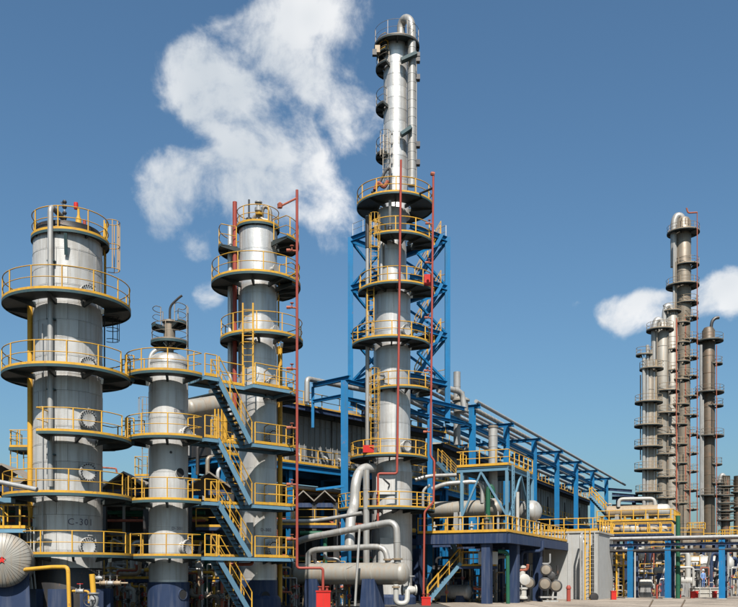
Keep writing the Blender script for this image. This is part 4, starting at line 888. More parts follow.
# insulated drum at the left edge
Dl = 37.0; dc = P(2, 560, Dl); rl_ = 27.5 * Dl / F; axl = V((-.30, .95, 0)).normalized()
dr = drum('insulated_drum', 'pale insulated drum at the left edge with a red star on its end', dc + axl * .35 , dc + axl * 4.4, rl_, 'beige_vessel', .42, (.12,), ends=(0, 1), bandn=4, sw=.3)
n_ = 40; e1 = axl.cross(V((0, 0, 1))).normalized(); e2 = V((0, 0, 1))
hp = [(rl_ * math.cos(rd(q)), rl_ * .36 * math.sin(rd(q))) for q in range(0, 90, 9)] + [(.12, rl_ * .36)]
me0 = None
for k in range(n_):
    a0, a1 = 2 * math.pi * (k + .06) / n_, 2 * math.pi * (k + .94) / n_; mb = MB()
    for rr_, h in hp:
        for a in (a0, a1): q = dc + axl * .35 - axl * h + (e1 * math.cos(a) + e2 * math.sin(a)) * rr_; mb.v.append(tuple(q))
    mb.f = [(2 * i, 2 * i + 1, 2 * i + 3, 2 * i + 2) for i in range(len(hp) - 1)]; o = len(mb.v)
    mb.v += [tuple(V(v) + axl * .03) for v in mb.v[:o]]; mb.f += [(2 * i, 2 * i + 2, 2 * i + 2 + o, 2 * i + o) for i in range(len(hp) - 1)] + [(2 * i + 3, 2 * i + 1, 2 * i + 1 + o, 2 * i + 3 + o) for i in range(len(hp) - 1)]
    part(dr, mb, 'gore_panel', 'beige_vessel')
part(dr, MB().lathe(dc + axl * .40, [(rl_ * .99 * math.cos(rd(q)), rl_ * .36 * math.sin(rd(q))) for q in range(0, 91, 10)], 40, -axl, False), 'inner_head', 'beige_vessel')
sp_ = dc + axl * .35 - axl * (rl_ * .36 + .02); st = MB(); o5 = []
for k in range(10):
    a = math.pi / 2 + math.pi * k / 5; rr_ = .16 if k % 2 == 0 else .07; o5.append(sp_ + (e1 * math.cos(a) + e2 * math.sin(a)) * rr_)
st.v = [tuple(q) for q in o5] + [tuple(q - axl * .02) for q in o5]; st.f = [tuple(range(10)), tuple(range(19, 9, -1))] + [(k, k + 10, (k + 1) % 10 + 10, (k + 1) % 10) for k in range(10)]
part(dr, st, 'star', 'bright_red')
# yellow railed landings at the left
z = PZ(529, 40.5); walkway('side_landing', 'small yellow railed landing at the left edge above the insulated drum', [(PX(-30, 40), 40.0), (PX(25, 40), 40.0), (PX(25, 40), 41.4), (PX(-30, 40), 41.4)], z, [[(PX(-30, 40), 40.05), (PX(24.5, 40), 40.05), (PX(24.5, 40), 41.3)]], edge='pale_blue_steel', rr=.035, sp=.75)
stair('yellow railed stair leading up left from the small landing at the left edge', V((PX(-32, 40.2), 40.2, PZ(500, 40.2) + .3)), V((PX(-2, 40.2), 40.2, z + .05)), V((0, .9, 0)))
z = PZ(447, 55); walkway('side_landing', 'yellow railed landing behind the far left column seen against the sky', [(PX(9, 55), 55), (PX(34, 55), 55), (PX(34, 55), 57), (PX(9, 55), 57)], z, [[(PX(9.2, 55), 57), (PX(9.2, 55), 55.05), (PX(33.5, 55), 55.05)]], sp=.9)
lt = thing('access_ladder', 'yellow ladder hanging below the landing behind the far left column', 'ladder', tuple(P(13, 470, 55.2))); ladder(lt, P(14, 490, 55.2), P(14, 430, 55.2), (0, -1, 0), cage=False); ladder(lt, P(27, 490, 55.4), P(27, 452, 55.4), (0, -1, 0), cage=False)
z = PZ(476, 60); walkway('side_landing', 'pale yellow railed landing between the two left columns seen against the sky', [(PX(134, 60), 60), (PX(175, 60), 60), (PX(175, 60), 62), (PX(134, 60), 62)], z, [[(PX(134.5, 60), 62), (PX(134.5, 60), 60.05), (PX(175, 60), 60.05)]], edge='pale_blue_steel', h=1.3, sp=1.0)
lt = thing('access_ladder', 'thin pale ladder behind the second column seen against the sky', 'ladder', tuple(P(145, 440, 58))); ladder(lt, P(145.5, 470, 58), P(145.5, 399, 58), (0, -1, 0), cage=True, m='stained_steel')
pipe('sky_pipe', 'thin dark red pipe with an end cap between the two left columns', [P(96, 467, 52), P(116, 468.5, 52), P(117, 473, 52)], .05, 'rust_red_pipe', .05)
solo(MB().box(P(3, 500.5, 40), (.9, .5, .22)), 'blue_plank', 'pale_blue_steel', 'pale blue steel plank at the left edge above the small landing', 'plank')
# grey equipment behind the upper stair flight
drum('overhead_drum', 'pale drum behind the topmost stair flight', P(190, 409, 52.5), P(214, 405, 53.5), .55, 'beige_vessel', .6, bandn=2)
solo(MB().box(P(250, 533, 46.9), (.35, .15, 1.1)), 'white_box', 'white_plastic', 'narrow white box standing behind the third stair flight', 'box')
for k in range(4): pipe('yellow_frame_pipe', 'yellow upright pipe behind the topmost stair flight', [P(215 + k * 3.4, 409, 49.5), P(215 + k * 3.4, 440, 49.5)], .045 if k < 3 else .12, 'yellow_paint', group='yellow uprights behind stair')

# ================================================================== small bore piping crowding the ground between and behind the left columns
def clutter(n, x0, x1, D0, D1, zmax, name, lab, grp, mats):
    for k in range(n):
        px = x0 + (x1 - x0) * (k + rnd.random()) / n; Dk = rnd.uniform(D0, D1); q = V((PX(px, Dk), Dk, .03)); r_ = rnd.choice((.035, .045, .06, .08, .11)); h = rnd.uniform(.6, zmax); dx = rnd.choice((-1, 1)) * rnd.uniform(.25, 1.6)
        mb = MB().tube([q, q + V((0, 0, h)), q + V((dx, 0, h)), q + V((dx, rnd.uniform(-.2, .3), h + rnd.uniform(-.5, .7)))], r_, 8, r_ * 2.5)
        o = solo(mb, name, mats[k % len(mats)], lab, 'pipe', grp)
        for f in (.35, .7)[:1 + k % 2]:
            c = q + V((0, 0, h * f)); part(o, MB().lathe(c - V((0, 0, .12)), [(r_ * 1.9, 0), (r_ * 1.9, .04), (r_ * 1.2, .05), (r_ * 1.7, .12), (r_ * 1.2, .19), (r_ * 1.9, .2), (r_ * 1.9, .24)], 10), 'valve_body', ('grey_pipe', 'white_vessel', 'stained_steel')[k % 3])
            wv = c + V((0, -.22, 0)); mb = MB().tube([wv + V((math.cos(a * .628) * .11, 0, math.sin(a * .628) * .11)) for a in range(10)], .016, 5, closed=True); mb.bar(wv - V((.11, 0, 0)), wv + V((.11, 0, 0)), .02, .02); mb.bar(c, wv, .025, .025); part(o, mb, 'hand_wheel', ('dark_steel', 'bright_red', 'yellow_paint', 'dark_steel')[k % 4])
cm = ['silver_pipe', 'grey_pipe', 'white_vessel', 'tan_pipe', 'dark_steel', 'yellow_paint', 'stained_steel', 'rust_red_pipe']
clutter(46, 104, 240, 45.6, 49.5, 2.6, 'small_bore_pipe', 'small valved pipe crowding the ground between the second and third columns', 'small pipes between the left columns', cm)
clutter(16, 20, 118, 43.9, 46, 2.4, 'small_bore_pipe', 'small valved pipe crowding the ground around the far left column', 'small pipes around the far left column', cm)
clutter(30, 272, 352, 55.5, 61, 3.2, 'small_bore_pipe', 'small valved pipe crowding the ground behind the beige drum', 'small pipes behind the beige drum', cm)
clutter(26, 428, 520, 66, 70, 2.8, 'small_bore_pipe', 'small valved pipe in the shade below the raised deck', 'small pipes below the raised deck', cm)
for k, (y0, px0, px1, Dk) in enumerate(((517, 272, 336, 60.5), (569, 270, 345, 60), (519, 196, 236, 50.5), (571, 196, 236, 50.5), (571, 104, 150, 47.5))):
    z = PZ(y0 + 8, Dk); walkway('inner_walkway', ['upper inner walkway with yellow rails right of the red standpipe', 'lower inner walkway with yellow rails right of the red standpipe', 'upper inner walkway with yellow rails behind the zigzag stair', 'lower inner walkway with yellow rails behind the zigzag stair', 'low inner walkway with yellow rails between the two left columns'][k], [(PX(px0, Dk), Dk), (PX(px1, Dk), Dk), (PX(px1, Dk), Dk + 1), (PX(px0, Dk), Dk + 1)], z, [[(PX(px0, Dk), Dk + .03), (PX(px1, Dk), Dk + .03)]], edge='navy_paint')

# end of the cooler deck seen between the second and third columns
for k in range(12):
    s_ = 19.5 + (k % 6) * .55; w_ = .4 + (k // 6) * .5; z1 = ZL + 1.0 + (k * 7 % 5) * .65
    pipe('deck_end_pipe', 'upright pipe on the left end of the cooler deck behind the stair', [ba(s_, w_, ZL + .02), ba(s_, w_, z1), ba(s_ - .5, w_ + .1, z1), ba(s_ - .5, w_ + .1, z1 + .4)], (.05, .08, .12)[k % 3], ('stained_steel', 'yellow_paint', 'grey_pipe', 'dark_steel')[k % 4], .15, group='pipes on the left end of the cooler deck', seg=8)
et = thing('access_ladder', 'caged yellow ladder on the left end of the cooler deck', 'ladder', tuple(ba(21.5, -.3, ZL))); ladder(et, ba(21.6, -.3, 5.6), ba(21.6, -.3, ZT + 1), tuple(V2), cage=True, rr=.035)
for k in range(5): pipe('end_header', 'sloping header pipe on the end of the cooler deck behind the second column', [ba(23.1, .4 + k * 1.1, 6 + k * 1.4), ba(23.1, .4 + k * 1.1, 9 + k * .9), ba(21, .4 + k * .8, 9.6 + k * .5)], .12 + .03 * (k % 2), ('grey_pipe', 'stained_steel', 'dark_steel')[k % 3], .3, group='header pipes on the cooler deck end', seg=10)
# ================================================================== pipe rack and cooler bank receding to the right
O = V((PX(440, 72), 72, 0)); LB = -VV
def rk(t, s, z): return O + U * t + LB * s + V((0, 0, z))
RK = thing('pipe_rack', 'long bright blue pipe rack of tall posts receding to the right', 'rack', tuple(rk(8, 0, 0)))
ts = [8 + 10.4 * k for k in range(7)]; ZR = 16.95
for k, t in enumerate(ts):
    part(RK, MB().ibeam(rk(t, 0, .05), rk(t, 0, ZR - .2), .5, .46, .04, tuple(U)), 'post', 'blue_steel')
    part(RK, MB().ibeam(rk(t, -.75, ZR), rk(t, 5.2, ZR), .32, .34), 'cross_beam', 'blue_steel')
    part(RK, MB().ibeam(rk(t, .3, ZR - 1.75), rk(t, 5.2, ZR - 1.75), .28, .28), 'cross_beam', 'blue_steel')
    part(RK, MB().ibeam(rk(t, 5.0, ZT), rk(t, 5.0, ZR - .2), .34, .34, .03, tuple(U)), 'rear_post', 'blue_steel')
    if k < 6:
        for s, z in ((0.0, ZR - 1.75), (5.0, ZR - 1.75), (2.6, ZR - 1.45)): part(RK, MB().ibeam(rk(t + .3, s, z), rk(ts[k + 1] - .3, s, z), .2, .3), 'runner_beam', 'blue_steel')
part(RK, MB().ibeam(rk(-6, 2.6, ZR - 1.45), rk(7.7, 2.6, ZR - 1.45), .2, .3), 'runner_beam', 'blue_steel'); part(RK, MB().ibeam(rk(-6, 5, ZR - 1.75), rk(7.7, 5, ZR - 1.75), .2, .3), 'runner_beam', 'blue_steel'); part(RK, MB().ibeam(rk(-3, .2, ZR - 1.75), rk(7.7, .0, ZR - 1.75), .2, .3), 'runner_beam', 'blue_steel')
for s, z, r_, m, lab, t0, t1 in ((-.5, ZR + .36, .17, 'grey_pipe', 'outermost dark pipe along the top edge of the blue pipe rack', 7.5, 84), (.9, ZR + .4, .22, 'beige_vessel', 'second pipe from the edge on top of the blue pipe rack', 2, 74), (1.7, ZR + .33, .15, 'grey_pipe', 'third pipe from the edge on top of the blue pipe rack', -3, 76),
                               (3.4, ZR + .37, .19, 'silver_pipe', 'innermost pipe on top of the blue pipe rack', -4, 70), (1.2, ZR - 1.45, .16, 'silver_pipe', 'outer pipe on the lower tier of the blue pipe rack', -4, 72), (3.6, ZR - 1.42, .18, 'grey_pipe', 'inner pipe on the lower tier of the blue pipe rack', -5, 72)):
    pipe('rack_pipe', lab, [rk(t0, s, z), rk(t1, s, z)], r_, m, seg=10)
pipe('fat_rack_pipe', 'fat pale pipe with a domed end far along the blue pipe rack', [rk(46, 4.3, ZR + .3), rk(46.5, 4.3, ZR + .62), rk(74, 4.3, ZR + .62)], .45, 'beige_vessel', .5, seg=14)
def bb(s, w, z): return rk(80 - s, 3.2 + w, z)
deck_frame(bb, 0, 70, 9, 7, ZL, 'blue beamed deck carrying the receding cooler bays behind the pipe rack')
ol = ['farthest', 'second farthest', 'third farthest', 'middle', 'third nearest', 'second nearest', 'nearest']
for k in range(7): cooler_bay(bb, 10 * k + .1, 10 * (k + 1) - .1, ol[k] + ' grey cooler bay receding behind the blue pipe rack', ZL, ZT, open_at=.5, group='receding cooler bays', lod=1)
roof_walk(bb, 0, 70, ZT, 'walkway with yellow rails on the roof of the receding cooler bays')
for k in range(14):
    s = 3 + k * 4.8 + rnd.uniform(-.8, .8); h = rnd.uniform(.5, 1.3)
    solo(MB().lathe(bb(s, 1.3, ZT), [(.3, 0), (.3, h * .5), (.16, h * .55), (.16, h), (.24, h), (.24, h + .08)], 10), 'fan_motor', ('grey_pipe', 'tan_pipe', 'stained_steel')[k % 3], 'small motor on the roof of the receding cooler bays', 'motor', 'motors on the receding roof')
stair('yellow railed stair climbing to the nearest receding cooler bay', V(P(437, 462, 72)), V(P(455, 481, 72.5)), U * .9)
stair('far grey stair with yellow rails below the end of the pipe rack', V(P(591, 496, 104)), V(P(612, 519, 104)), V((0, 1, 0)), rr=.05)
solo(MB().bar(bb(-1, 9.4, 4.8), bb(71, 9.4, 4.8), .2, 9.5), 'shade_backing', 'dark_steel', 'added dark sheet wall standing in for shade under the receding cooler bays', 'wall')  # added dark backing in place of the shade below the bays
# navy far trestle at the end of the rack
TR = thing('far_trestle', 'dark blue steel trestle crowded with pipes at the far end of the pipe rack', 'rack', tuple(P(625, 590, 140)))
for px in (618, 634):
    part(TR, MB().ibeam(P(px, 589, 140), P(px, 497, 140), .5, .5, .05, (0, 1, 0)), 'post', 'navy_paint')
for py in (498, 506, 514): part(TR, MB().ibeam(P(612, py, 139.4), P(642, py, 139.4), .4, .5), 'cross_beam', 'navy_paint')
for px, py in ((606, 489), (612, 494), (619, 500)): part(TR, MB().ibeam(P(px, py, 138), P(px + 26, py + 2, 139), .3, .4), 'upper_beam', 'navy_paint')

# ================================================================== raised deck on navy pillars
Fc = V((PX(507, 62), 62, 0)); zd = PZ(531.5, 62)
LA = vline(418, 507, 62, VV, 531); LA.z = 0
RC = Fc + U * 19.3; BC = RC + LB * 9; BL = LA + U * 12
DK = thing('raised_deck', 'raised deck on thick navy pillars with yellow rails right of the tallest column', 'deck', tuple(Fc))
outl = [LA, Fc, RC, BC, LA + U * 19.3]
part(DK, MB().prism([tuple(p[:2]) for p in outl], zd - .1, zd), 'deck_slab', 'dark_deck')
def zz3(p, z): return V((p.x, p.y, z))
part(DK, MB().bar(zz3(LA, zd - .45), zz3(Fc, zd - .45), .35, .66), 'front_beam', 'navy_paint'); part(DK, MB().bar(zz3(Fc + U * .2, zd - .45), zz3(RC, zd - .45), .35, .66), 'side_beam', 'navy_paint')
for k in range(1, 5): part(DK, MB().bar(zz3(Fc + U * (k * 4.5) + LB * .3, zd - .4), zz3(Fc + U * (k * 4.5) + LB * 9, zd - .4), .3, .5), 'cross_beam', 'navy_paint')
for px, tt, ss in ((487, .35, None), (515, 3.2, .4), (538, 9.7, .4), (567, 18.9, .4), (487, 7.6, 1.3), (487, 14.6, 1.3), (0, .6, 8.2), (0, 7.6, 8.2)):
    base = zz3(Fc, 0) + LB * 1.55 + U * tt if ss is None else zz3(Fc, 0) + LB * (ss if ss < 1 else 1.55 + ss) + U * tt
    part(DK, MB().box((base.x, base.y, (zd - .79) / 2 + .02), (.62, .62, zd - .83), tuple(VV[:2])), 'pillar', 'navy_paint')
mb = MB(); rail_mesh(mb, [zz3(LA, zd), zz3(Fc, zd), zz3(RC, zd)], 1.1, .038, 1.15); part(DK, mb, 'handrail', 'yellow_paint')
tb = MB().bar(zz3(LA, zd + .09) - VV * 0 - U * .05, zz3(Fc, zd + .09) - U * .05, .03, .18); tb2 = MB().bar(zz3(Fc, zd + .09) + VV * .05, zz3(RC, zd + .09) + VV * .05, .03, .18)
part(DK, tb, 'toe_board', 'yellow_paint'); part(DK, tb2, 'toe_board', 'yellow_paint')
# upper stand with the stack
St = thing('equipment_stand', 'blue braced stand with a yellow railed top holding the silver stack', 'stand', tuple(P(485, 531, 64)))
zs = PZ(465.5, 64); s0 = vline(457, 508, 63.5, VV, 0); s0.z = 0; s1 = V((PX(508, 63.5), 63.5, 0)); s2 = s1 + U * 6.5; s3 = s0 + U * 6.5
part(St, MB().prism([tuple(p[:2]) for p in (s0, s1, s2, s3)], zs - .08, zs), 'deck', 'dark_deck')
for a, b in ((s0, s1), (s1, s2), (s3, s2), (s0, s3)): part(St, MB().ibeam(zz3(a, zs - .24), zz3(b, zs - .24), .16, .3), 'edge_beam', 'pale_blue_steel')
for p in (s0.lerp(s1, .1), s1.lerp(s0, .02), s2, s3.lerp(s2, .1)): part(St, MB().ibeam(zz3(p, zd), zz3(p, zs - .4), .2, .2, .02, tuple(U)), 'leg', 'pale_blue_steel')
mp_ = s0.lerp(s1, .48)
for p in (s0.lerp(s1, .1), s1.lerp(s0, .02)): part(St, MB().bar(zz3(p, zd + 1.2), zz3(mp_, zs - .42), .13, .13), 'brace', 'pale_blue_steel')
mq = s1.lerp(s2, .5)
for p in (s1.lerp(s2, .06), s2.lerp(s1, .06)): part(St, MB().bar(zz3(p, zd + 1.2), zz3(mq, zs - .42), .13, .13), 'brace', 'pale_blue_steel')
mb = MB(); rail_mesh(mb, [zz3(s0 + U * 2, zs), zz3(s0, zs), zz3(s1, zs), zz3(s2, zs)], 1.1, .036, 1.2); part(St, mb, 'handrail', 'yellow_paint')
for a, b in ((s0 - U * .04, s1 - U * .04), (s1 + VV * .04, s2 + VV * .04)): part(St, MB().bar(zz3(a, zs + .08), zz3(b, zs + .08), .03, .17), 'toe_board', 'yellow_paint')
ladder(St, zz3(s1 + VV * .25 + U * .4, zd), zz3(s1 + VV * .25 + U * .4, zs), tuple(VV), cage=False, m='pale_blue_steel', rr=.05)
ladder(St, zz3(s1 + VV * .25 + U * 4.4, zd), zz3(s1 + VV * .25 + U * 4.4, zs), tuple(VV), cage=False, m='pale_blue_steel', rr=.05)
stk = thing('stack', 'vertical silver stack rising through the yellow railed stand', 'stack', tuple(P(493, 500, 65.3)))
sk_ = part(stk, MB().lathe(P(493, 506, 65.3), [(.33, 0), (.33, PZ(428, 65.3) - PZ(506, 65.3))], 24), 'shell', 'silver_pipe'); part(stk, MB().lathe(P(493, 427.9, 65.3), [(.38, 0), (.38, .12), (.3, .16), (.3, .0)], 24, cap=False), 'rim', 'stained_steel')
for k in range(6): part(sk_, MB().lathe(P(493, 436 + k * 11, 65.3), [(.33, -.04), (.345, -.03), (.345, .03), (.33, .04)], 24, cap=False), 'band', 'silver_pipe')
# drums on the deck
z1 = PZ(507.5, 65); a = vline(433, 497, 65, VV, 507.5); a.z = z1; b = V((PX(497, 65), 65, z1)); drum('deck_drum', 'long beige drum lying on the raised deck behind the yellow rails', a, b, 8.2 * 65 / F, 'beige_vessel', .7, (.4, .88), 'grey_pipe', ground=zd, bandn=3, sw=.2)
z1 = PZ(511, 69); a = V((PX(513, 69.5), 70.5, z1)); b = V((PX(532.5, 69), 69, z1)); drum('deck_drum', 'fat white drum with a domed end on the raised deck', a, b, 10.8 * 69 / F, 'silver_pipe', .8, (.5,), 'grey_pipe', ground=zd, bandn=2, sw=.2)
pipe('deck_pipe', 'silver pipe bending down into the beige drum on the raised deck', [P(432, 489, 65.5), P(445, 483.5, 65.3), P(477, 481.5, 65), P(482.5, 486, 65), P(482.5, 503, 65)], .16, 'silver_pipe', .5, seg=12)
pipe('deck_pipe', 'upper silver pipe left of the stand over the raised deck', [P(415, 480, 67), P(428, 476, 67), P(456, 475, 67.5)], .15, 'silver_pipe', .5)
pipe('green_pipe', 'green hooked pipe at the end of the beige drum on the raised deck', [P(488, 521, 64.2), P(488, 489, 64.2), P(490.5, 485.5, 64.2), P(493, 489, 64.2), P(493, 498, 64.2)], .17, 'green_paint', .25)
pipe('white_pipe', 'upright white pipe in front of the fat white drum on the deck', [P(517.5, 531, 64.6), P(517.5, 492, 64.6)], .13, 'white_vessel'); pipe('thin_pipe', 'two inch pipe standing on the left end of the raised deck', [P(423, 512, 63.5), P(423, 490, 63.5), P(430, 485, 63.5)], .1, 'silver_pipe', .3)
for k in range(8):
    q = zz3(LA.lerp(Fc, .12 + k * .1), zd) + U * (1.2 + (k % 3) * .6); h = .5 + (k % 4) * .22
    solo(MB().lathe(q, [(.2, 0), (.2, .08), (.1, .1), (.1, h), (.2, h + .02), (.2, h + .1), (.06, h + .12), (.06, h + .4)], 12), 'deck_valve', ('white_vessel', 'yellow_paint', 'stained_steel', 'grey_pipe')[k % 4], 'valve post behind the front rail of the raised deck', 'valve', 'valve posts on the raised deck')
for k in range(10):
    q = zz3(Fc.lerp(RC, .15 + k * .09), zd) + LB * (1.0 + (k % 3) * .8); h = .4 + (k * 7 % 5) * .2
    solo(MB().lathe(q, [(.22, 0), (.22, .3), (.12, .32), (.12, h + .3), (.2, h + .32), (.2, h + .4)], 12), 'deck_valve', ('yellow_paint', 'stained_steel', 'tan_pipe', 'white_vessel')[k % 4], 'valve post along the side rail of the raised deck', 'valve', 'valve posts along the side rail')
# stairs and things below the deck
stair('pale blue stair with yellow rails going up under the raised deck', V(P(461, 563, 64.6)), V(P(429, 601, 64.6)), V((0, 1.0, 0)))
z = PZ(566, 64.6); walkway('low_landing', 'small yellow railed landing under the raised deck', [(PX(459, 64.6), 64.6), (PX(497, 64.6), 64.6), (PX(497, 64.6), 65.9), (PX(459, 64.6), 65.9)], z, [[(PX(462, 64.6), 64.65), (PX(496, 64.6), 64.65)], [(PX(459, 64.6), 65.85), (PX(496, 64.6), 65.85)]], edge='navy_paint', sp=.9)
stair('short upper flight with yellow rails above the small landing under the deck', V(P(452, 541, 65.8)), V(P(462, 564, 65.8)), V((0, .9, 0)))
solo(MB().box(P(488, 558, 64.4), (1.4, .05, .9)), 'white_sign', 'white_plastic', 'blank white board on the rail of the small landing under the deck', 'board')
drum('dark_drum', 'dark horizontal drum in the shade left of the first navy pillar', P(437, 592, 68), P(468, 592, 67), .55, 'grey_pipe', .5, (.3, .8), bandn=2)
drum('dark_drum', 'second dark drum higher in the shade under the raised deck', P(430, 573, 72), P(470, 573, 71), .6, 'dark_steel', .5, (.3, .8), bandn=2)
for k in range(14):
    x = 428 + k * 8.5; Dk = 68 + (k * 3) % 8; z0 = 1.2 + (k * 5 % 7) * .45; q = P(x, 600, Dk)
    pipe('under_deck_pipe', 'pipe in the shade under the raised deck', [(q.x, Dk, .1), (q.x, Dk, z0), (q.x + 1.5, Dk - .5, z0), (q.x + 1.5, Dk - .5, z0 + .8)], (.07, .11, .14)[k % 3], ('grey_pipe', 'dark_steel', 'stained_steel', 'navy_paint')[k % 4], group='pipes under the raised deck', seg=8)
pipe('green_pipe', 'green upright pipe under the raised deck between two pillars', [P(498, 551, 63), P(507.5, 552, 63), P(508, 604, 63)], .14, 'green_paint', .3)
for k, (px, py, rr_) in enumerate(((522, 572, .35), (523, 580, .42), (523, 593, .35))):
    solo(MB().lathe(P(px, py, 67), [(rr_ * .4, -.5), (rr_, -.42), (rr_, -.3), (rr_ * .75, -.25), (rr_ * .75, .25), (rr_, .3), (rr_, .42), (rr_ * .4, .5)], 16, (.15, -.9, .1) if k == 1 else (0, 0, 1)), 'pump', 'white_vessel', ['topmost', 'middle', 'lowest'][k] + ' pale pump body between the pillars under the deck', 'pump')
for k, (px, py, rr_) in enumerate(((546, 570, .46), (545, 584, .5), (556, 586, .48), (529, 583, .46), (551, 576, .34))):
    q = P(px, py, 69.0 - (k % 2) * .6); dd = V((-.2, -.95, .05)).normalized()
    t = thing('motor_head', ['topmost round motor head in front of the grey wall', 'left round motor head in front of the grey wall', 'right round motor head in front of the grey wall', 'grey round motor head beside the third navy pillar', 'small dark motor head between the others by the grey wall'][k], 'motor', tuple(q))
    part(t, MB().lathe(q, [(rr_ * .75, -.9), (rr_ * .8, 0), (rr_, .01), (rr_, .14), (rr_ * .86, .16)], 24, dd), 'casing', 'dark_steel')
    part(t, MB().lathe(q + dd * .165, [(rr_ * .78, 0), (rr_ * .74, .05), (.05, .08)], 24, dd), 'cover', 'stained_steel' if k < 4 else 'dark_steel')  # darker steel tone used in place of shade on the covers
    part(t, MB().tube([q - dd * .4, V((q.x, q.y + .35, .1))], .12, 8), 'leg', 'dark_steel')
solo(MB().box(P(550, 597, 68.5), (1.6, .7, .12)).box(P(550, 602, 68.5), (1.2, .5, .3)), 'skid', 'silver_pipe', 'low steel skid under the round motor heads', 'skid')

# ================================================================== grey wall block beside the deck
BH = thing('block_house', 'plain grey concrete block house at the right end of the raised deck', 'building', tuple(P(575, 600, 77)))
w1 = V((PX(598, 77), 77, 0)); w0 = vline(522, 598, 77, VV, 0); w0.z = 0; hz_ = PZ(532.5, 77)
part(BH, MB().prism([tuple(p[:2]) for p in (w0, w1, w1 + U * 7, w0 + U * 7)], .02, hz_), 'wall', 'pale_wall')
part(BH, MB().prism([tuple((p + e)[:2]) for p, e in ((w0, -VV * .1 - U * .1), (w1, VV * .1 - U * .1), (w1 + U * 7, VV * .1 + U * .1), (w0 + U * 7, -VV * .1 + U * .1))], hz_ + .002, hz_ + .16), 'coping', 'concrete')
for f in (.3, .62, .8): q = w0.lerp(w1, f) - U * .03; part(BH, MB().bar(zz3(q, .1), zz3(q, hz_ - .05), .12, .06, tuple(U)), 'pilaster', 'pale_wall')
mb = MB(); rail_mesh(mb, [zz3(w0 - U * .0, hz_ + .16), zz3(w1, hz_ + .16), zz3(w1 + U * 7, hz_ + .16)], 1.1, .04, 1.2); part(BH, mb, 'handrail', 'yellow_paint')
part(BH, MB().bar(zz3(w0, hz_ + .26) - U * .05, zz3(w1, hz_ + .26) - U * .05, .05, .2), 'toe_board', 'yellow_paint')
ladder(BH, P(587.5, 600, 75.6), P(587.5, 529, 75.6), (0, -1, 0), cage=False, rr=.05, m='yellow_paint'); ladder(BH, P(592, 600, 75.8), P(592, 531, 75.8), (0, -1, 0), cage=False, rr=.04, m='grey_pipe')
for k, px in enumerate((580.5, 583.5, 585)): pipe('wall_pipe', ['leftmost', 'middle', 'rightmost'][k] + ' grey upright pipe on the front of the grey block house', [P(px, 600, 75.8), P(px, 536 + k * 5, 75.8), P(px + 1.5, 533 + k * 5, 76.6)], (.09, .13, .07)[k], ('silver_pipe', 'grey_pipe', 'dark_steel')[k], .2)
solo(MB().lathe(P(595.5, 601, 76.2), [(.28, 0), (.28, PZ(533, 76.2))], 18), 'tall_pipe', 'silver_pipe', 'fat upright silver pipe at the right corner of the grey block house', 'pipe')
solo(MB().lathe(P(594, 597, 74.8), [(.36, -.1), (.36, .1), (.22, .12)], 18, (.2, -1, 0)), 'wheel', 'dark_steel', 'dark round hose wheel on the ground before the grey block house', 'wheel')
solo(MB().lathe((PX(568.6, 70), 70, 0), [(.16, 0), (.16, 1.0), (.2, 1.02), (.2, 1.12), (.1, 1.3)], 12), 'hydrant_post', 'red_paint', 'thin red hydrant post before the last navy pillar of the deck', 'hydrant')

# ================================================================== low blue pipe bridge at the right
PB = thing('pipe_bridge', 'low pipe bridge on blue posts crossing the right side of the yard', 'rack', tuple(P(722, 600, 78)))
def pb_(px, z, off=0.0): q = vline(px, 722, 78, VV, 0) + U * off; q.z = z; return q
zt = PZ(538.5, 78)
for px in (604, 630.5, 668, 722, 790): part(PB, MB().ibeam(pb_(px, .02), pb_(px, zt - .1), .5, .46, .04, tuple(U)), 'post', 'blue_steel'); part(PB, MB().bar(pb_(px, .06) - VV * .4, pb_(px, .06) + VV * .4, .8, .12), 'footing', 'concrete')
for px in (604, 630.5, 668, 722, 790): part(PB, MB().ibeam(pb_(px, .02, 3.2), pb_(px, zt - .1, 3.2), .4, .4, .04, tuple(U)), 'rear_post', 'navy_paint'); part(PB, MB().ibeam(pb_(px, zt - .15, -.3), pb_(px, zt - .15, 3.5), .3, .3), 'cross_beam', 'navy_paint')
for z_, o_ in ((zt - .45, .0), (zt - 1.0, 3.2)): part(PB, MB().ibeam(pb_(598, z_, o_ - .26), pb_(830, z_, o_ - .26), .2, .22), 'long_beam', 'navy_paint')
for k, (o_, z_, r_, m) in enumerate(((-.1, zt + .16, .15, 'grey_pipe'), (.6, zt + .15, .13, 'silver_pipe'), (1.3, zt + .18, .16, 'rust_red_pipe'), (2.1, zt + .16, .14, 'silver_pipe'), (2.8, zt + .2, .18, 'grey_pipe'), (-.1, zt - .95, .14, 'dark_steel'))): pipe('bridge_pipe', ['front', 'second', 'third', 'fourth', 'rearmost', 'lowest'][k] + ' pipe carried by the low pipe bridge', [pb_(599, z_, o_), pb_(835, z_, o_)], r_, m)
pipe('green_post', 'dark green upright pipe beside the middle post of the low pipe bridge', [pb_(676, .05, 1.5), pb_(676, zt + .9, 1.5), pb_(676, zt + 2.2, 1.5)], .2, 'green_paint')
pipe('white_downpipe', 'thin white downpipe beside a blue post of the low pipe bridge', [pb_(635.5, .05, -.3), pb_(635.5, 4.2, -.3)], .07, 'white_vessel')

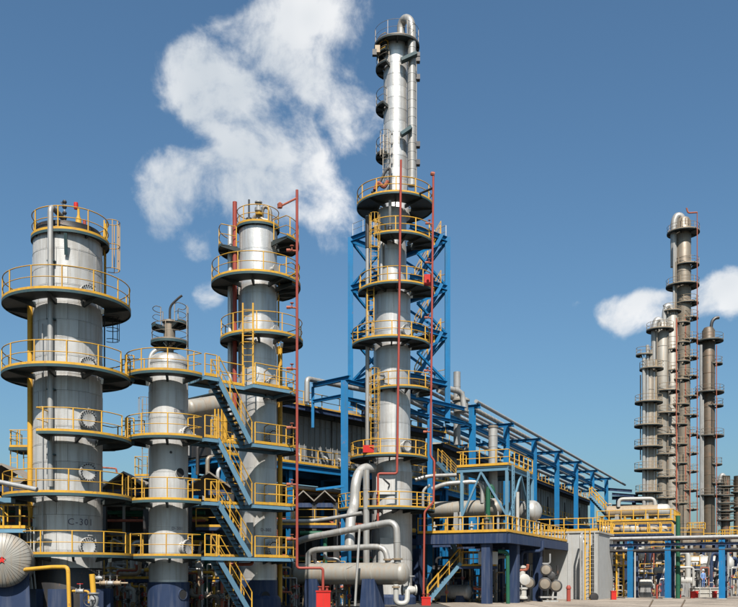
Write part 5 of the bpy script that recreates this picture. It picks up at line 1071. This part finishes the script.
# ================================================================== navy platform with the tan exchanger
D9 = 96.0; zp = PZ(522, D9)
a, b = PX(597, D9), PX(673, D9 - 3)
NP = thing('exchanger_platform', 'navy steel platform with yellow rails under the tan exchanger', 'platform', (a, D9, 0))
q0 = V((a, D9, 0)); q1 = V((b, D9 - 3, 0)); q2 = q1 + U * 6; q3 = q0 + U * 6
part(NP, MB().prism([tuple(p[:2]) for p in (q0, q1, q2, q3)], zp - .1, zp), 'deck', 'dark_deck'); part(NP, MB().ibeam(zz3(q0, zp - .4), zz3(q1, zp - .4), .3, .6), 'front_beam', 'navy_paint')
for f in (.02, .4, .98):
    for e in (.2, 5.8): p = q0.lerp(q1, f) + U * e; part(NP, MB().ibeam(zz3(p, .05), zz3(p, zp - .7 if e < 1 else zp - .12), .45, .45, .04, tuple(U)), 'post', 'navy_paint')
mb = MB(); rail_mesh(mb, [zz3(q0, zp), zz3(q1, zp), zz3(q2, zp)], 1.15, .05, 1.3); part(NP, mb, 'handrail', 'yellow_paint'); part(NP, MB().bar(zz3(q0, zp + .1) - U * .1, zz3(q1, zp + .1) - U * .1, .04, .2), 'toe_board', 'yellow_paint')
za = PZ(511.5, 97); drum('tan_exchanger', 'long tan exchanger shell lying on the navy platform', V((PX(608, 98), 98, za)), V((PX(657, 96), 96, za)), 6.2 * 97 / F, 'tan_pipe', .5, (.2, .8), 'grey_pipe', ground=zp, bandn=6, sw=.25)
drum('white_bonnet', 'white channel head bolted to the right end of the tan exchanger', V((PX(658, 96), 96, za)), V((PX(666, 95.7), 95.7, za)), 6.6 * 97 / F, 'white_vessel', .7, (), ground=zp, bandn=2, ends=(0, 1))
pipe('white_loop', 'white pipe bridging over the tan exchanger', [P(618.5, 507, 97), P(619, 499, 97), P(654.5, 498.5, 96), P(655, 507, 96)], .2, 'white_vessel', .5)
for k in range(9):
    px = 602 + k * 7.6; Dk = 97 + (k % 3) * 1.2; h = .5 + (k * 5 % 6) * .28
    solo(MB().lathe(P(px, 522, Dk), [(.25, 0), (.25, .15), (.14, .17), (.14, h), (.26, h + .02), (.26, h + .14)], 10), 'platform_valve', ('yellow_paint', 'white_vessel', 'stained_steel')[k % 3], 'valve post on the navy platform below the tan exchanger', 'valve', 'valve posts on the navy platform')
z = PZ(534, 88); walkway('lower_walkway', 'yellow railed walkway in front of and below the navy platform', [(PX(600, 88), 88), (PX(672, 86), 86), (PX(672, 86) + .8, 88), (PX(600, 88) + .8, 90)], z, [[(PX(600, 88), 88), (PX(672, 86), 86)], [(PX(600, 88) + .8, 90), (PX(672, 86) + .8, 88)]], edge='navy_paint', rr=.045, sp=1.1)
for k in range(7): drum('small_vessel', 'small pale vessel on the walkway below the navy platform', V((PX(603 + k * 9.5, 89), 89, z + .5)), V((PX(608.5 + k * 9.5, 89), 89, z + .5)), (.36, .26, .42)[k % 3], ('white_vessel', 'tan_pipe', 'beige_vessel')[k % 3], .6, group='small vessels below the navy platform', bandn=2, seg=14, ground=z)
# ================================================================== far towers at the right
def far_tower(label, px, D, rpx, top, plats, m, pipes=(), goose=None, steps=(), base_r=None, side=0, rm='tan_pipe', gooses=1, crown=True):
    k = D / F; c = (PX(px, D), D); r = rpx * k
    t = thing('far_tower', label, 'tower', (c[0], D, 0), 'far towers')
    prof = [(r * (base_r or 1), 0), (r * (base_r or 1), PZ(steps[0] if steps else 480, D)), (r, PZ((steps[0] if steps else 480) - 4, D)), (r, PZ(top, D)), (r * .7, PZ(top, D) + r * .5), (.1, PZ(top, D) + r * .7)]
    sh = part(t, MB().lathe((c[0], c[1], 0), prof, 24), 'shell', m)
    z = 8.0
    while z < PZ(top, D) - 2:
        part(sh, MB().lathe((c[0], c[1], z), [(r * (base_r or 1) if z < prof[1][1] else r, -.05), ((r * (base_r or 1) if z < prof[1][1] else r) + .03, -.04), ((r * (base_r or 1) if z < prof[1][1] else r) + .03, .04), (r * (base_r or 1) if z < prof[1][1] else r, .05)], 24, cap=False), 'band', m); z += rnd.uniform(2.2, 3.2)
    for py, l, r_ in plats:
        cx = (l + r_) / 2; hwid = (r_ - l) / 2 * k * 1.1
        lo, hi = -180, 180
        if cx - px > 3.5: lo, hi = -60, 150
        if cx - px < -3.5: lo, hi = -150, 60
        platform(t, (PX(cx, D), D), PZ(py - 1, D - hwid * .7), max(.3, min(r, hwid * .5)), hwid, lo, hi, lod=1, edge='dark_deck', paint=rm, rr=.035, h=1.1, toe=.12, nb=5)
    for dx, y0, y1, rp, pmn in pipes:
        part(t, MB().tube([P(px + dx, y0, D - r * .85), P(px + dx, y1, D - r * .85)], rp * .8, 8), 'riser_pipe', pmn)
    if crown:
        part(t, MB().tube([P(px - rpx * .2, top, D), P(px - rpx * .2, top - 5, D), P(px - rpx * .9, top - 7, D), P(px - rpx * 1.35, top, D), P(px - rpx * 1.35, top + 45, D)], .55 * rpx / 7, 10, 1.0), 'overhead_pipe', 'silver_pipe')
        for q in range(4): part(t, MB().tube([P(px + (q - 1.5) * rpx * .5, top + 2, D - r), P(px + (q - 1.5) * rpx * .5, top - 4, D - r)], .08, 5), 'roof_fitting', 'stained_steel')
    if goose: part(t, MB().tube([P(*g, D) for g in goose], .28, 8, .8), 'gooseneck', 'dark_steel')
    return t
far_tower('leftmost far tower wrapped in upright silver pipes and yellowed platforms', 649.5, 138, 4.6, 362, [(355, 637, 652), (368.5, 641, 662), (402, 636.5, 661), (425.5, 636, 661), (447, 636, 661), (470, 636, 661), (493, 637, 661), (516, 637, 661)], 'stained_steel',
          [(-5.5, 358, 540, .35, 'silver_pipe'), (-2, 345, 540, .3, 'silver_pipe'), (1.5, 350, 540, .36, 'beige_vessel'), (4.5, 372, 540, .25, 'silver_pipe'), (6.5, 360, 540, .2, 'tan_pipe'), (-9, 375, 460, .12, 'dark_steel')], crown=False, base_r=1.25, steps=(380,))
far_tower('second far tower from the left with a wide top platform', 662.5, 141, 6.2, 326, [(329, 648, 672), (350, 664, 677), (371, 664, 677), (391, 656, 678), (413.5, 656, 678), (435.5, 657, 675), (455, 657, 675), (478, 657, 675), (499, 657, 675)], 'beige_vessel', [(5.2, 335, 520, .16, 'stained_steel'), (-5.5, 330, 400, .14, 'stained_steel')], steps=(440,), base_r=.8)
far_tower('third far tower from the left, close before the tallest far tower', 672, 145, 5.6, 312, [(311, 664, 680), (323, 674, 689), (343, 674, 689), (362, 673, 689), (380, 671, 688), (405, 670, 688), (425, 669, 686), (445, 669, 686), (464, 669, 686), (483, 669, 686), (504, 669, 686)], 'beige_vessel', [(4.5, 320, 530, .18, 'rust_red_pipe'), (-4.5, 318, 520, .14, 'silver_pipe')], steps=(455,), base_r=1.1)
far_tower('tallest far tower with a bent pipe over its top', 683.5, 150, 7.2, 222, [(230, 669, 697.5), (264, 676, 697.5), (284, 668, 697), (302.5, 677, 697), (318, 680, 697), (340, 680, 697), (358, 680, 697), (377, 680, 697), (397, 680, 697), (416, 680, 697), (435, 682, 697), (454, 682, 697), (472, 682, 697), (491, 680, 697), (510, 682, 697)], 'stained_steel',
          [(-9.5, 243, 318, .25, 'silver_pipe'), (-7.5, 262, 330, .18, 'stained_steel'), (2, 230, 500, .14, 'rust_red_pipe')], base_r=.9, steps=(318,))
far_tower('dark brown far tower with a gooseneck vent standing right of the pale ones', 708.5, 153, 6.2, 331, [(340, 698, 721.5), (364, 708, 721.5), (392, 697, 722), (406, 705, 722), (436, 698, 722), (465, 707, 721), (484, 707, 722), (496, 698, 722)], 'brown_steel', [(-7.5, 345, 560, .3, 'grey_pipe'), (-5.5, 400, 560, .2, 'silver_pipe')], goose=[(711, 333), (711.5, 322), (715, 318), (719, 317.5)], rm='stained_steel', crown=False)
far_tower('short dark far tower with stacked platforms at the right edge', 725.5, 158, 4.4, 481, [(487, 718, 733), (496, 718, 733), (504, 718, 734), (512, 718, 734), (521, 718, 734)], 'brown_steel', [(2, 480, 560, .15, 'rust_red_pipe')], rm='stained_steel')
far_tower('dark far tower cut by the right edge of the picture', 738, 158, 4, 488, [(493, 732, 745), (508, 732, 745)], 'brown_steel', rm='stained_steel', crown=False)
for px, y0, lab, D_ in ((697.2, 212, 'thin red pipe standing right of the tallest far tower', 147), (676.3, 318, 'thin red pipe before the third far tower', 139), (716.5, 345, 'thin red pipe right of the dark brown far tower', 150), (690, 430, 'thin red pipe low between the pale and brown far towers', 146)):
    pipe('far_red_pipe', lab, [P(px, y0, D_), P(px, 560, D_)], .075, 'rust_red_pipe')
solo(MB().tube([P(697.2, 212.5, 147), P(688, 213, 147), P(686.5, 208, 147)], .13, 6, .3), 'far_mast', 'rust_red_pipe', 'thin red lightning arm on top of the tallest far tower', 'mast')

# ================================================================== equipment behind the low pipe bridge
drum('far_drum', 'large white horizontal drum behind the right post of the low pipe bridge', P(692, 564, 100), P(729, 564, 99), 8.0 * 100 / F, 'white_vessel', .6, (.2, .8), 'concrete', bandn=4)
drum('far_drum', 'white drum behind the left posts of the low pipe bridge', P(627, 554, 92), P(640, 554, 91.5), 6.5 * 92 / F, 'white_vessel', .7, (.5,), 'grey_pipe', bandn=2)
drum('far_exchanger', 'pale exchanger low between the left posts of the low pipe bridge', P(641, 583, 87), P(651, 583, 86.6), 3.6 * 87 / F, 'white_vessel', .5, (.3, .7), 'grey_pipe', bandn=3)
drum('far_exchanger', 'pale exchanger low right of the dark green upright pipe', P(679, 581, 90), P(692, 581, 89.4), 4.0 * 90 / F, 'white_vessel', .5, (.3, .7), 'grey_pipe', bandn=3)
drum('far_exchanger', 'beige exchanger beside the middle post of the low pipe bridge', P(655, 571, 91), P(672, 571, 90.4), 4.2 * 90 / F, 'beige_vessel', .5, (.3, .7), 'navy_paint', bandn=3)
pipe('white_bend', 'white pipe arch behind the dark green upright pipe', [P(676, 565, 92), P(677, 553, 92), P(686, 552, 92), P(688, 557, 92), P(688, 578, 92)], .28, 'white_vessel', .6)
fm_ = ['white_vessel', 'tan_pipe', 'silver_pipe', 'dark_steel', 'rust_red_pipe', 'beige_vessel', 'grey_pipe', 'navy_paint']
for k in range(56):
    px = 603 + k * 2.5 + rnd.uniform(-1, 1); Dk = rnd.uniform(92, 112); h = rnd.uniform(1.2, 5.2); dx = rnd.uniform(-2.2, 2.2); q = P(px, 590, Dk)
    pipe('yard_pipe', 'pipe among the far equipment behind the low pipe bridge', [(q.x, Dk, .05), (q.x, Dk, h), (q.x + dx, Dk, h), (q.x + dx, Dk + 1, h * .6)], (.07, .1, .14, .2)[k % 4], fm_[k * 5 % 8], group='pipes behind the low pipe bridge', seg=8)
for k in range(14):
    px = 606 + k * 9.7; Dk = 108 + (k * 5 % 7); z = 1.3 + (k * 3 % 5) * 1.3
    drum('yard_vessel', 'vessel among the far equipment behind the low pipe bridge', P(px, 590, Dk) * 1 + V((0, 0, z - PZ(590, Dk))), P(px + 11, 590, Dk - .5) + V((0, 0, z - PZ(590, Dk - .5))), (.5, .7, .6)[k % 3], ('stained_steel', 'beige_vessel', 'grey_pipe', 'dark_steel')[k % 4], .5, (.25, .75), 'concrete', bandn=3, group='vessels behind the low pipe bridge', seg=16, sw=.2)
for k, (px, D_, z) in enumerate(((690, 118, 7.2), (716, 116, 6.4), (742, 118, 7.4), (664, 114, 5.2), (628, 122, 8.2))):
    x0, x1 = PX(px - 13, D_), PX(px + 13, D_)
    t = thing('yard_trestle', ['navy steel frame below the tallest far tower', 'navy steel frame below the brown far tower', 'navy steel frame at the right edge behind the bridge', 'low navy steel frame behind the middle bridge post', 'navy steel frame below the leftmost far tower'][k], 'rack', ((x0 + x1) / 2, D_, 0))
    for x in (x0, (x0 + x1) / 2, x1):
        for y in (D_, D_ + 5): part(t, MB().box((x, y, z / 2), (.4, .4, z - .02)), 'post', 'navy_paint' if k % 2 else 'dark_steel')
    for zz_ in (z * .55, z): part(t, MB().box(((x0 + x1) / 2, D_ + 2.5, zz_ + .1), (x1 - x0 + .6, 5.6, .2)), 'floor', 'dark_deck'); mb = MB(); rail_mesh(mb, [(x0, D_ - .2, zz_ + .2), (x1, D_ - .2, zz_ + .2)], 1.1, .055, 1.6); part(t, mb, 'handrail', 'yellow_paint')
for k, (px, D_) in enumerate(((600, 126), (616, 128), (632, 126), (648, 128), (664, 126), (680, 128), (696, 126), (712, 128), (728, 126), (744, 128))):
    hgt = (7.5, 5.5, 8.5, 6.5)[k % 4]; x = PX(px, D_); t = thing('yard_tank', 'upright tank far behind the low pipe bridge', 'tank', (x, D_, 0), 'upright tanks far behind')
    part(t, MB().lathe((x, D_, 0), [(1.25, 0), (1.25, hgt), (.9, hgt + .35), (.1, hgt + .5)], 20), 'shell', ('stained_steel', 'brown_steel', 'brown_steel', 'stained_steel')[k % 4]); mb = MB(); rail_mesh(mb, [pol((x, D_), 1.2, a, hgt + .3) for a in range(0, 360, 30)], .9, .05, 1.2, True); part(t, mb, 'handrail', 'yellow_paint')
ladder_t = thing('access_ladder', 'wide yellow ladder behind the left end of the low pipe bridge', 'ladder', tuple(P(620, 600, 83))); ladder(ladder_t, P(620, 597, 83), P(620, 551, 83), (0, -1, 0), wd=.65, cage=False, rr=.08)
stair('small blue stair beside the grey block house', V(P(606, 577, 84)), V(P(597.5, 598, 84)), V((0, 1, 0)), strm='blue_steel')
for k, (px, y0, y1, D_, lab) in enumerate(((613.5, 592.5, 600.5, 76, 'red extinguisher box before the yellow ladder'), (678.5, 592.5, 598.5, 83, 'red extinguisher box by the dark green upright pipe'), (692.5, 592, 598, 82, 'red extinguisher box left of the blue worker'), (695.8, 591, 597, 84, 'red extinguisher box just before the blue worker'), (714.5, 591.5, 597.5, 84, 'red extinguisher box left of the right bridge post'))):
    x = PX(px, D_); h = (y1 - y0) * D_ / F; t = thing('extinguisher_box', lab, 'extinguisher', (x, D_, 0), 'red extinguisher boxes')
    part(t, MB().box((x, D_, h / 2 + .05), (h * .62, .35, h)), 'cabinet', 'bright_red'); part(t, MB().box((x, D_, h + .09), (h * .7, .42, .07)), 'lid', 'bright_red')
pipe('red_post', 'thin red hydrant post left of the middle bridge post', [P(657, 600, 80), P(657, 586, 80), P(658, 585, 80)], .09, 'red_paint')
solo(MB().bar(P(640, 601, 78.5), P(605, 602.5, 72), .3, .06), 'red_kerb', 'red_paint', 'low faded red kerb strip on the ground before the block house', 'kerb')
for k, (px, py, D_) in enumerate(((650.5, 604.5, 55), (682.5, 603.5, 55))): q = P(px, py, D_); solo(MB().tube([(q.x - .12, D_, 0), (q.x, D_, .2), (q.x + .16, D_, .5)], .045, 6), 'iron_stub', 'brown_steel', ['left', 'right'][k] + ' of two rusty iron stubs leaning from the foreground pavement', 'stub')
# ------------------------------------------------------------------ worker in blue standing on a skid
Dw = 88.0; x = PX(703.2, Dw); zg = .95
skd = thing('pump_skid', 'low concrete plinth with rails that the blue worker stands on', 'plinth', (x, Dw, 0))
part(skd, MB().box((x + .3, Dw + .2, zg / 2), (2.6, 1.6, zg)), 'block', 'concrete'); mb = MB(); rail_mesh(mb, [(x - 1.6, Dw - .7, .0), (x + 1.4, Dw - .7, .0)], .95, .035, 1.0); part(skd, mb, 'low_rail', 'silver_pipe')
def person(label, x, y, z):
    t = thing('person', label, 'person', (x, y, z))
    J = {'pel': (0, 0, .93), 'sp': (0, .01, 1.12), 'ch': (0, .0, 1.33), 'nk': (0, -.01, 1.47), 'hd0': (0, -.02, 1.55), 'hd': (0, -.02, 1.64), 'hd2': (0, -.01, 1.73)}
    R_ = {'pel': .15, 'sp': .135, 'ch': .16, 'nk': .06, 'hd0': .075, 'hd': .10, 'hd2': .07}
    E = [('pel', 'sp'), ('sp', 'ch'), ('ch', 'nk'), ('nk', 'hd0'), ('hd0', 'hd'), ('hd', 'hd2')]
    for s, n in ((-1, 'l'), (1, 'r')):
        J.update({n + 'sh': (s * .18, 0, 1.38), n + 'el': (s * .25, .03, 1.11), n + 'wr': (s * .22, -.08, .90), n + 'ha': (s * .21, -.11, .82), n + 'hp': (s * .09, 0, .90), n + 'kn': (s * .11, -.02, .49), n + 'an': (s * .115, .02, .09), n + 'to': (s * .13, -.16, .04)})
        R_.update({n + 'sh': .075, n + 'el': .052, n + 'wr': .036, n + 'ha': .04, n + 'hp': .095, n + 'kn': .062, n + 'an': .045, n + 'to': .04})
        E += [('ch', n + 'sh'), (n + 'sh', n + 'el'), (n + 'el', n + 'wr'), (n + 'wr', n + 'ha'), ('pel', n + 'hp'), (n + 'hp', n + 'kn'), (n + 'kn', n + 'an'), (n + 'an', n + 'to')]
        for f in range(5):
            fx = s * (.21 + (f - 2) * .012); J[n + 'f%d' % f] = (fx, -.13 - .02 * (f != 0), .75 + .012 * abs(f - 2) + (.03 if f == 0 else 0)); R_[n + 'f%d' % f] = .010; E.append((n + 'ha', n + 'f%d' % f))
    ks = list(J); me = bpy.data.meshes.new('body'); me.from_pydata([J[k] for k in ks], [(ks.index(a), ks.index(b)) for a, b in E], [])
    o = bpy.data.objects.new('body', me); C.objects.link(o)
    md = o.modifiers.new('s', 'SKIN')
    for i, k in enumerate(ks): me.skin_vertices[0].data[i].radius = (R_[k] * (1.15 if k in ('ch', 'sp', 'pel') else 1), R_[k] * (.8 if k in ('ch', 'sp', 'pel') else 1)); me.skin_vertices[0].data[i].use_root = k == 'pel'
    o.modifiers.new('u', 'SUBSURF').levels = 1; o.modifiers['u'].render_levels = 1
    dg = bpy.context.evaluated_depsgraph_get(); nm = bpy.data.meshes.new_from_object(o.evaluated_get(dg)); C.objects.unlink(o); bpy.data.objects.remove(o)
    for mname in ('work_cloth', 'trouser_cloth', 'skin', 'leather'): nm.materials.append(MATS[mname])
    for p in nm.polygons:
        c = p.center; p.use_smooth = True
        p.material_index = 2 if c.z > 1.46 or (abs(c.x) > .17 and c.z < .92) else 3 if c.z < .1 else 1 if c.z < .95 else 0
    b_ = bpy.data.objects.new('body', nm); C.objects.link(b_); b_.parent = t; b_.rotation_euler = (0, 0, rd(18))
    def cp(mb, n, m): o_ = part(t, mb, n, m); return o_
    cp(MB().lathe((x, y - .01, z + 1.68), [(.15, 0), (.15, .02), (.118, .03), (.11, .09), (.07, .14), (.01, .155)], 16), 'safety_helmet', 'white_plastic')
    cp(MB().lathe((x, y - .125, z + 1.625), [(.012, 0), (.018, .02), (.008, .03)], 6, (0, -1, -.3)), 'nose', 'skin')
    for s in (-1, 1): cp(MB().lathe((x + s * .035, y - .105, z + 1.65), [(.012, 0), (.008, .012)], 6, (0, -1, 0)), 'eye', 'leather'); cp(MB().lathe((x + s * .1, y - .01, z + 1.63), [(.03, -.01), (.02, .02)], 8, (s, 0, 0)), 'ear', 'skin')
    cp(MB().box((x, y - .118, z + 1.575), (.05, .012, .01)), 'mouth', 'rust_red_pipe')
    return t
person('worker in blue overalls and pale helmet standing below the large white drum', x, Dw, zg)

clutter(60, 602, 738, 87, 92, 3.0, 'small_bore_pipe', 'small valved pipe on the ground behind the low pipe bridge', 'small pipes behind the low pipe bridge', ['white_vessel', 'silver_pipe', 'dark_steel', 'grey_pipe', 'stained_steel', 'navy_paint', 'dark_steel', 'rust_red_pipe'])
for k, (px0, px1, y0, Dk) in enumerate(((640, 674, 574, 93), (676, 700, 566, 96), (606, 632, 566, 90), (700, 738, 578, 101))):
    z = PZ(y0, Dk); walkway('yard_walkway', ['yard walkway with yellow rails behind the middle bridge post', 'yard walkway with yellow rails left of the large white drum', 'yard walkway with yellow rails behind the yellow ladder', 'yard walkway with yellow rails under the large white drum'][k], [(PX(px0, Dk), Dk), (PX(px1, Dk), Dk), (PX(px1, Dk), Dk + 2), (PX(px0, Dk), Dk + 2)], z, [[(PX(px0, Dk), Dk + .05), (PX(px1, Dk), Dk + .05)]], edge='navy_paint', rr=.04)
# ================================================================== labels of look-alikes: say which one, by colour and order from the left
from collections import defaultdict
COL = {'grey_pipe': 'grey', 'silver_pipe': 'silver', 'dark_steel': 'black', 'rust_red_pipe': 'rust red', 'yellow_paint': 'yellow', 'green_paint': 'green', 'white_vessel': 'whitish', 'tan_pipe': 'tan', 'stained_steel': 'stained brown', 'beige_vessel': 'beige', 'navy_paint': 'navy', 'brown_steel': 'dark brown', 'grey_panel': 'grey', 'pale_wall': 'pale'}
ORD = 'first second third fourth fifth sixth seventh eighth ninth tenth eleventh twelfth thirteenth fourteenth fifteenth sixteenth seventeenth eighteenth nineteenth twentieth'.split()
def first_mat(o):
    if o.type == 'MESH' and o.data.materials: return o.data.materials[0].name
    for nm in ('shell', 'body'):
        for c in o.children:
            if c.name.split('.')[0] == nm: return c.data.materials[0].name
    return o.children[0].data.materials[0].name if o.children else ''
same = defaultdict(list)
for o in C.objects:
    if o.parent is None and 'label' in o: same[o['label']].append(o)
for lab, objs in same.items():
    if len(objs) < 2: continue
    by = defaultdict(list)
    for o in objs: by[COL.get(first_mat(o), 'grey')].append(o)
    for col, os_ in by.items():
        os_.sort(key=lambda o: o.location.x / o.location.y)
        words = lab.split()
        for q in list(words[:3]):
            if q in col.split() or (q in ('pale', 'yellow', 'white') and col): words.remove(q)
        for i, o in enumerate(os_):
            rank = (ORD[i] + '-from-left ') if len(os_) > 1 else 'only '
            o['label'] = ' '.join((rank + col + ' ' + ' '.join(words)).split()[:16])
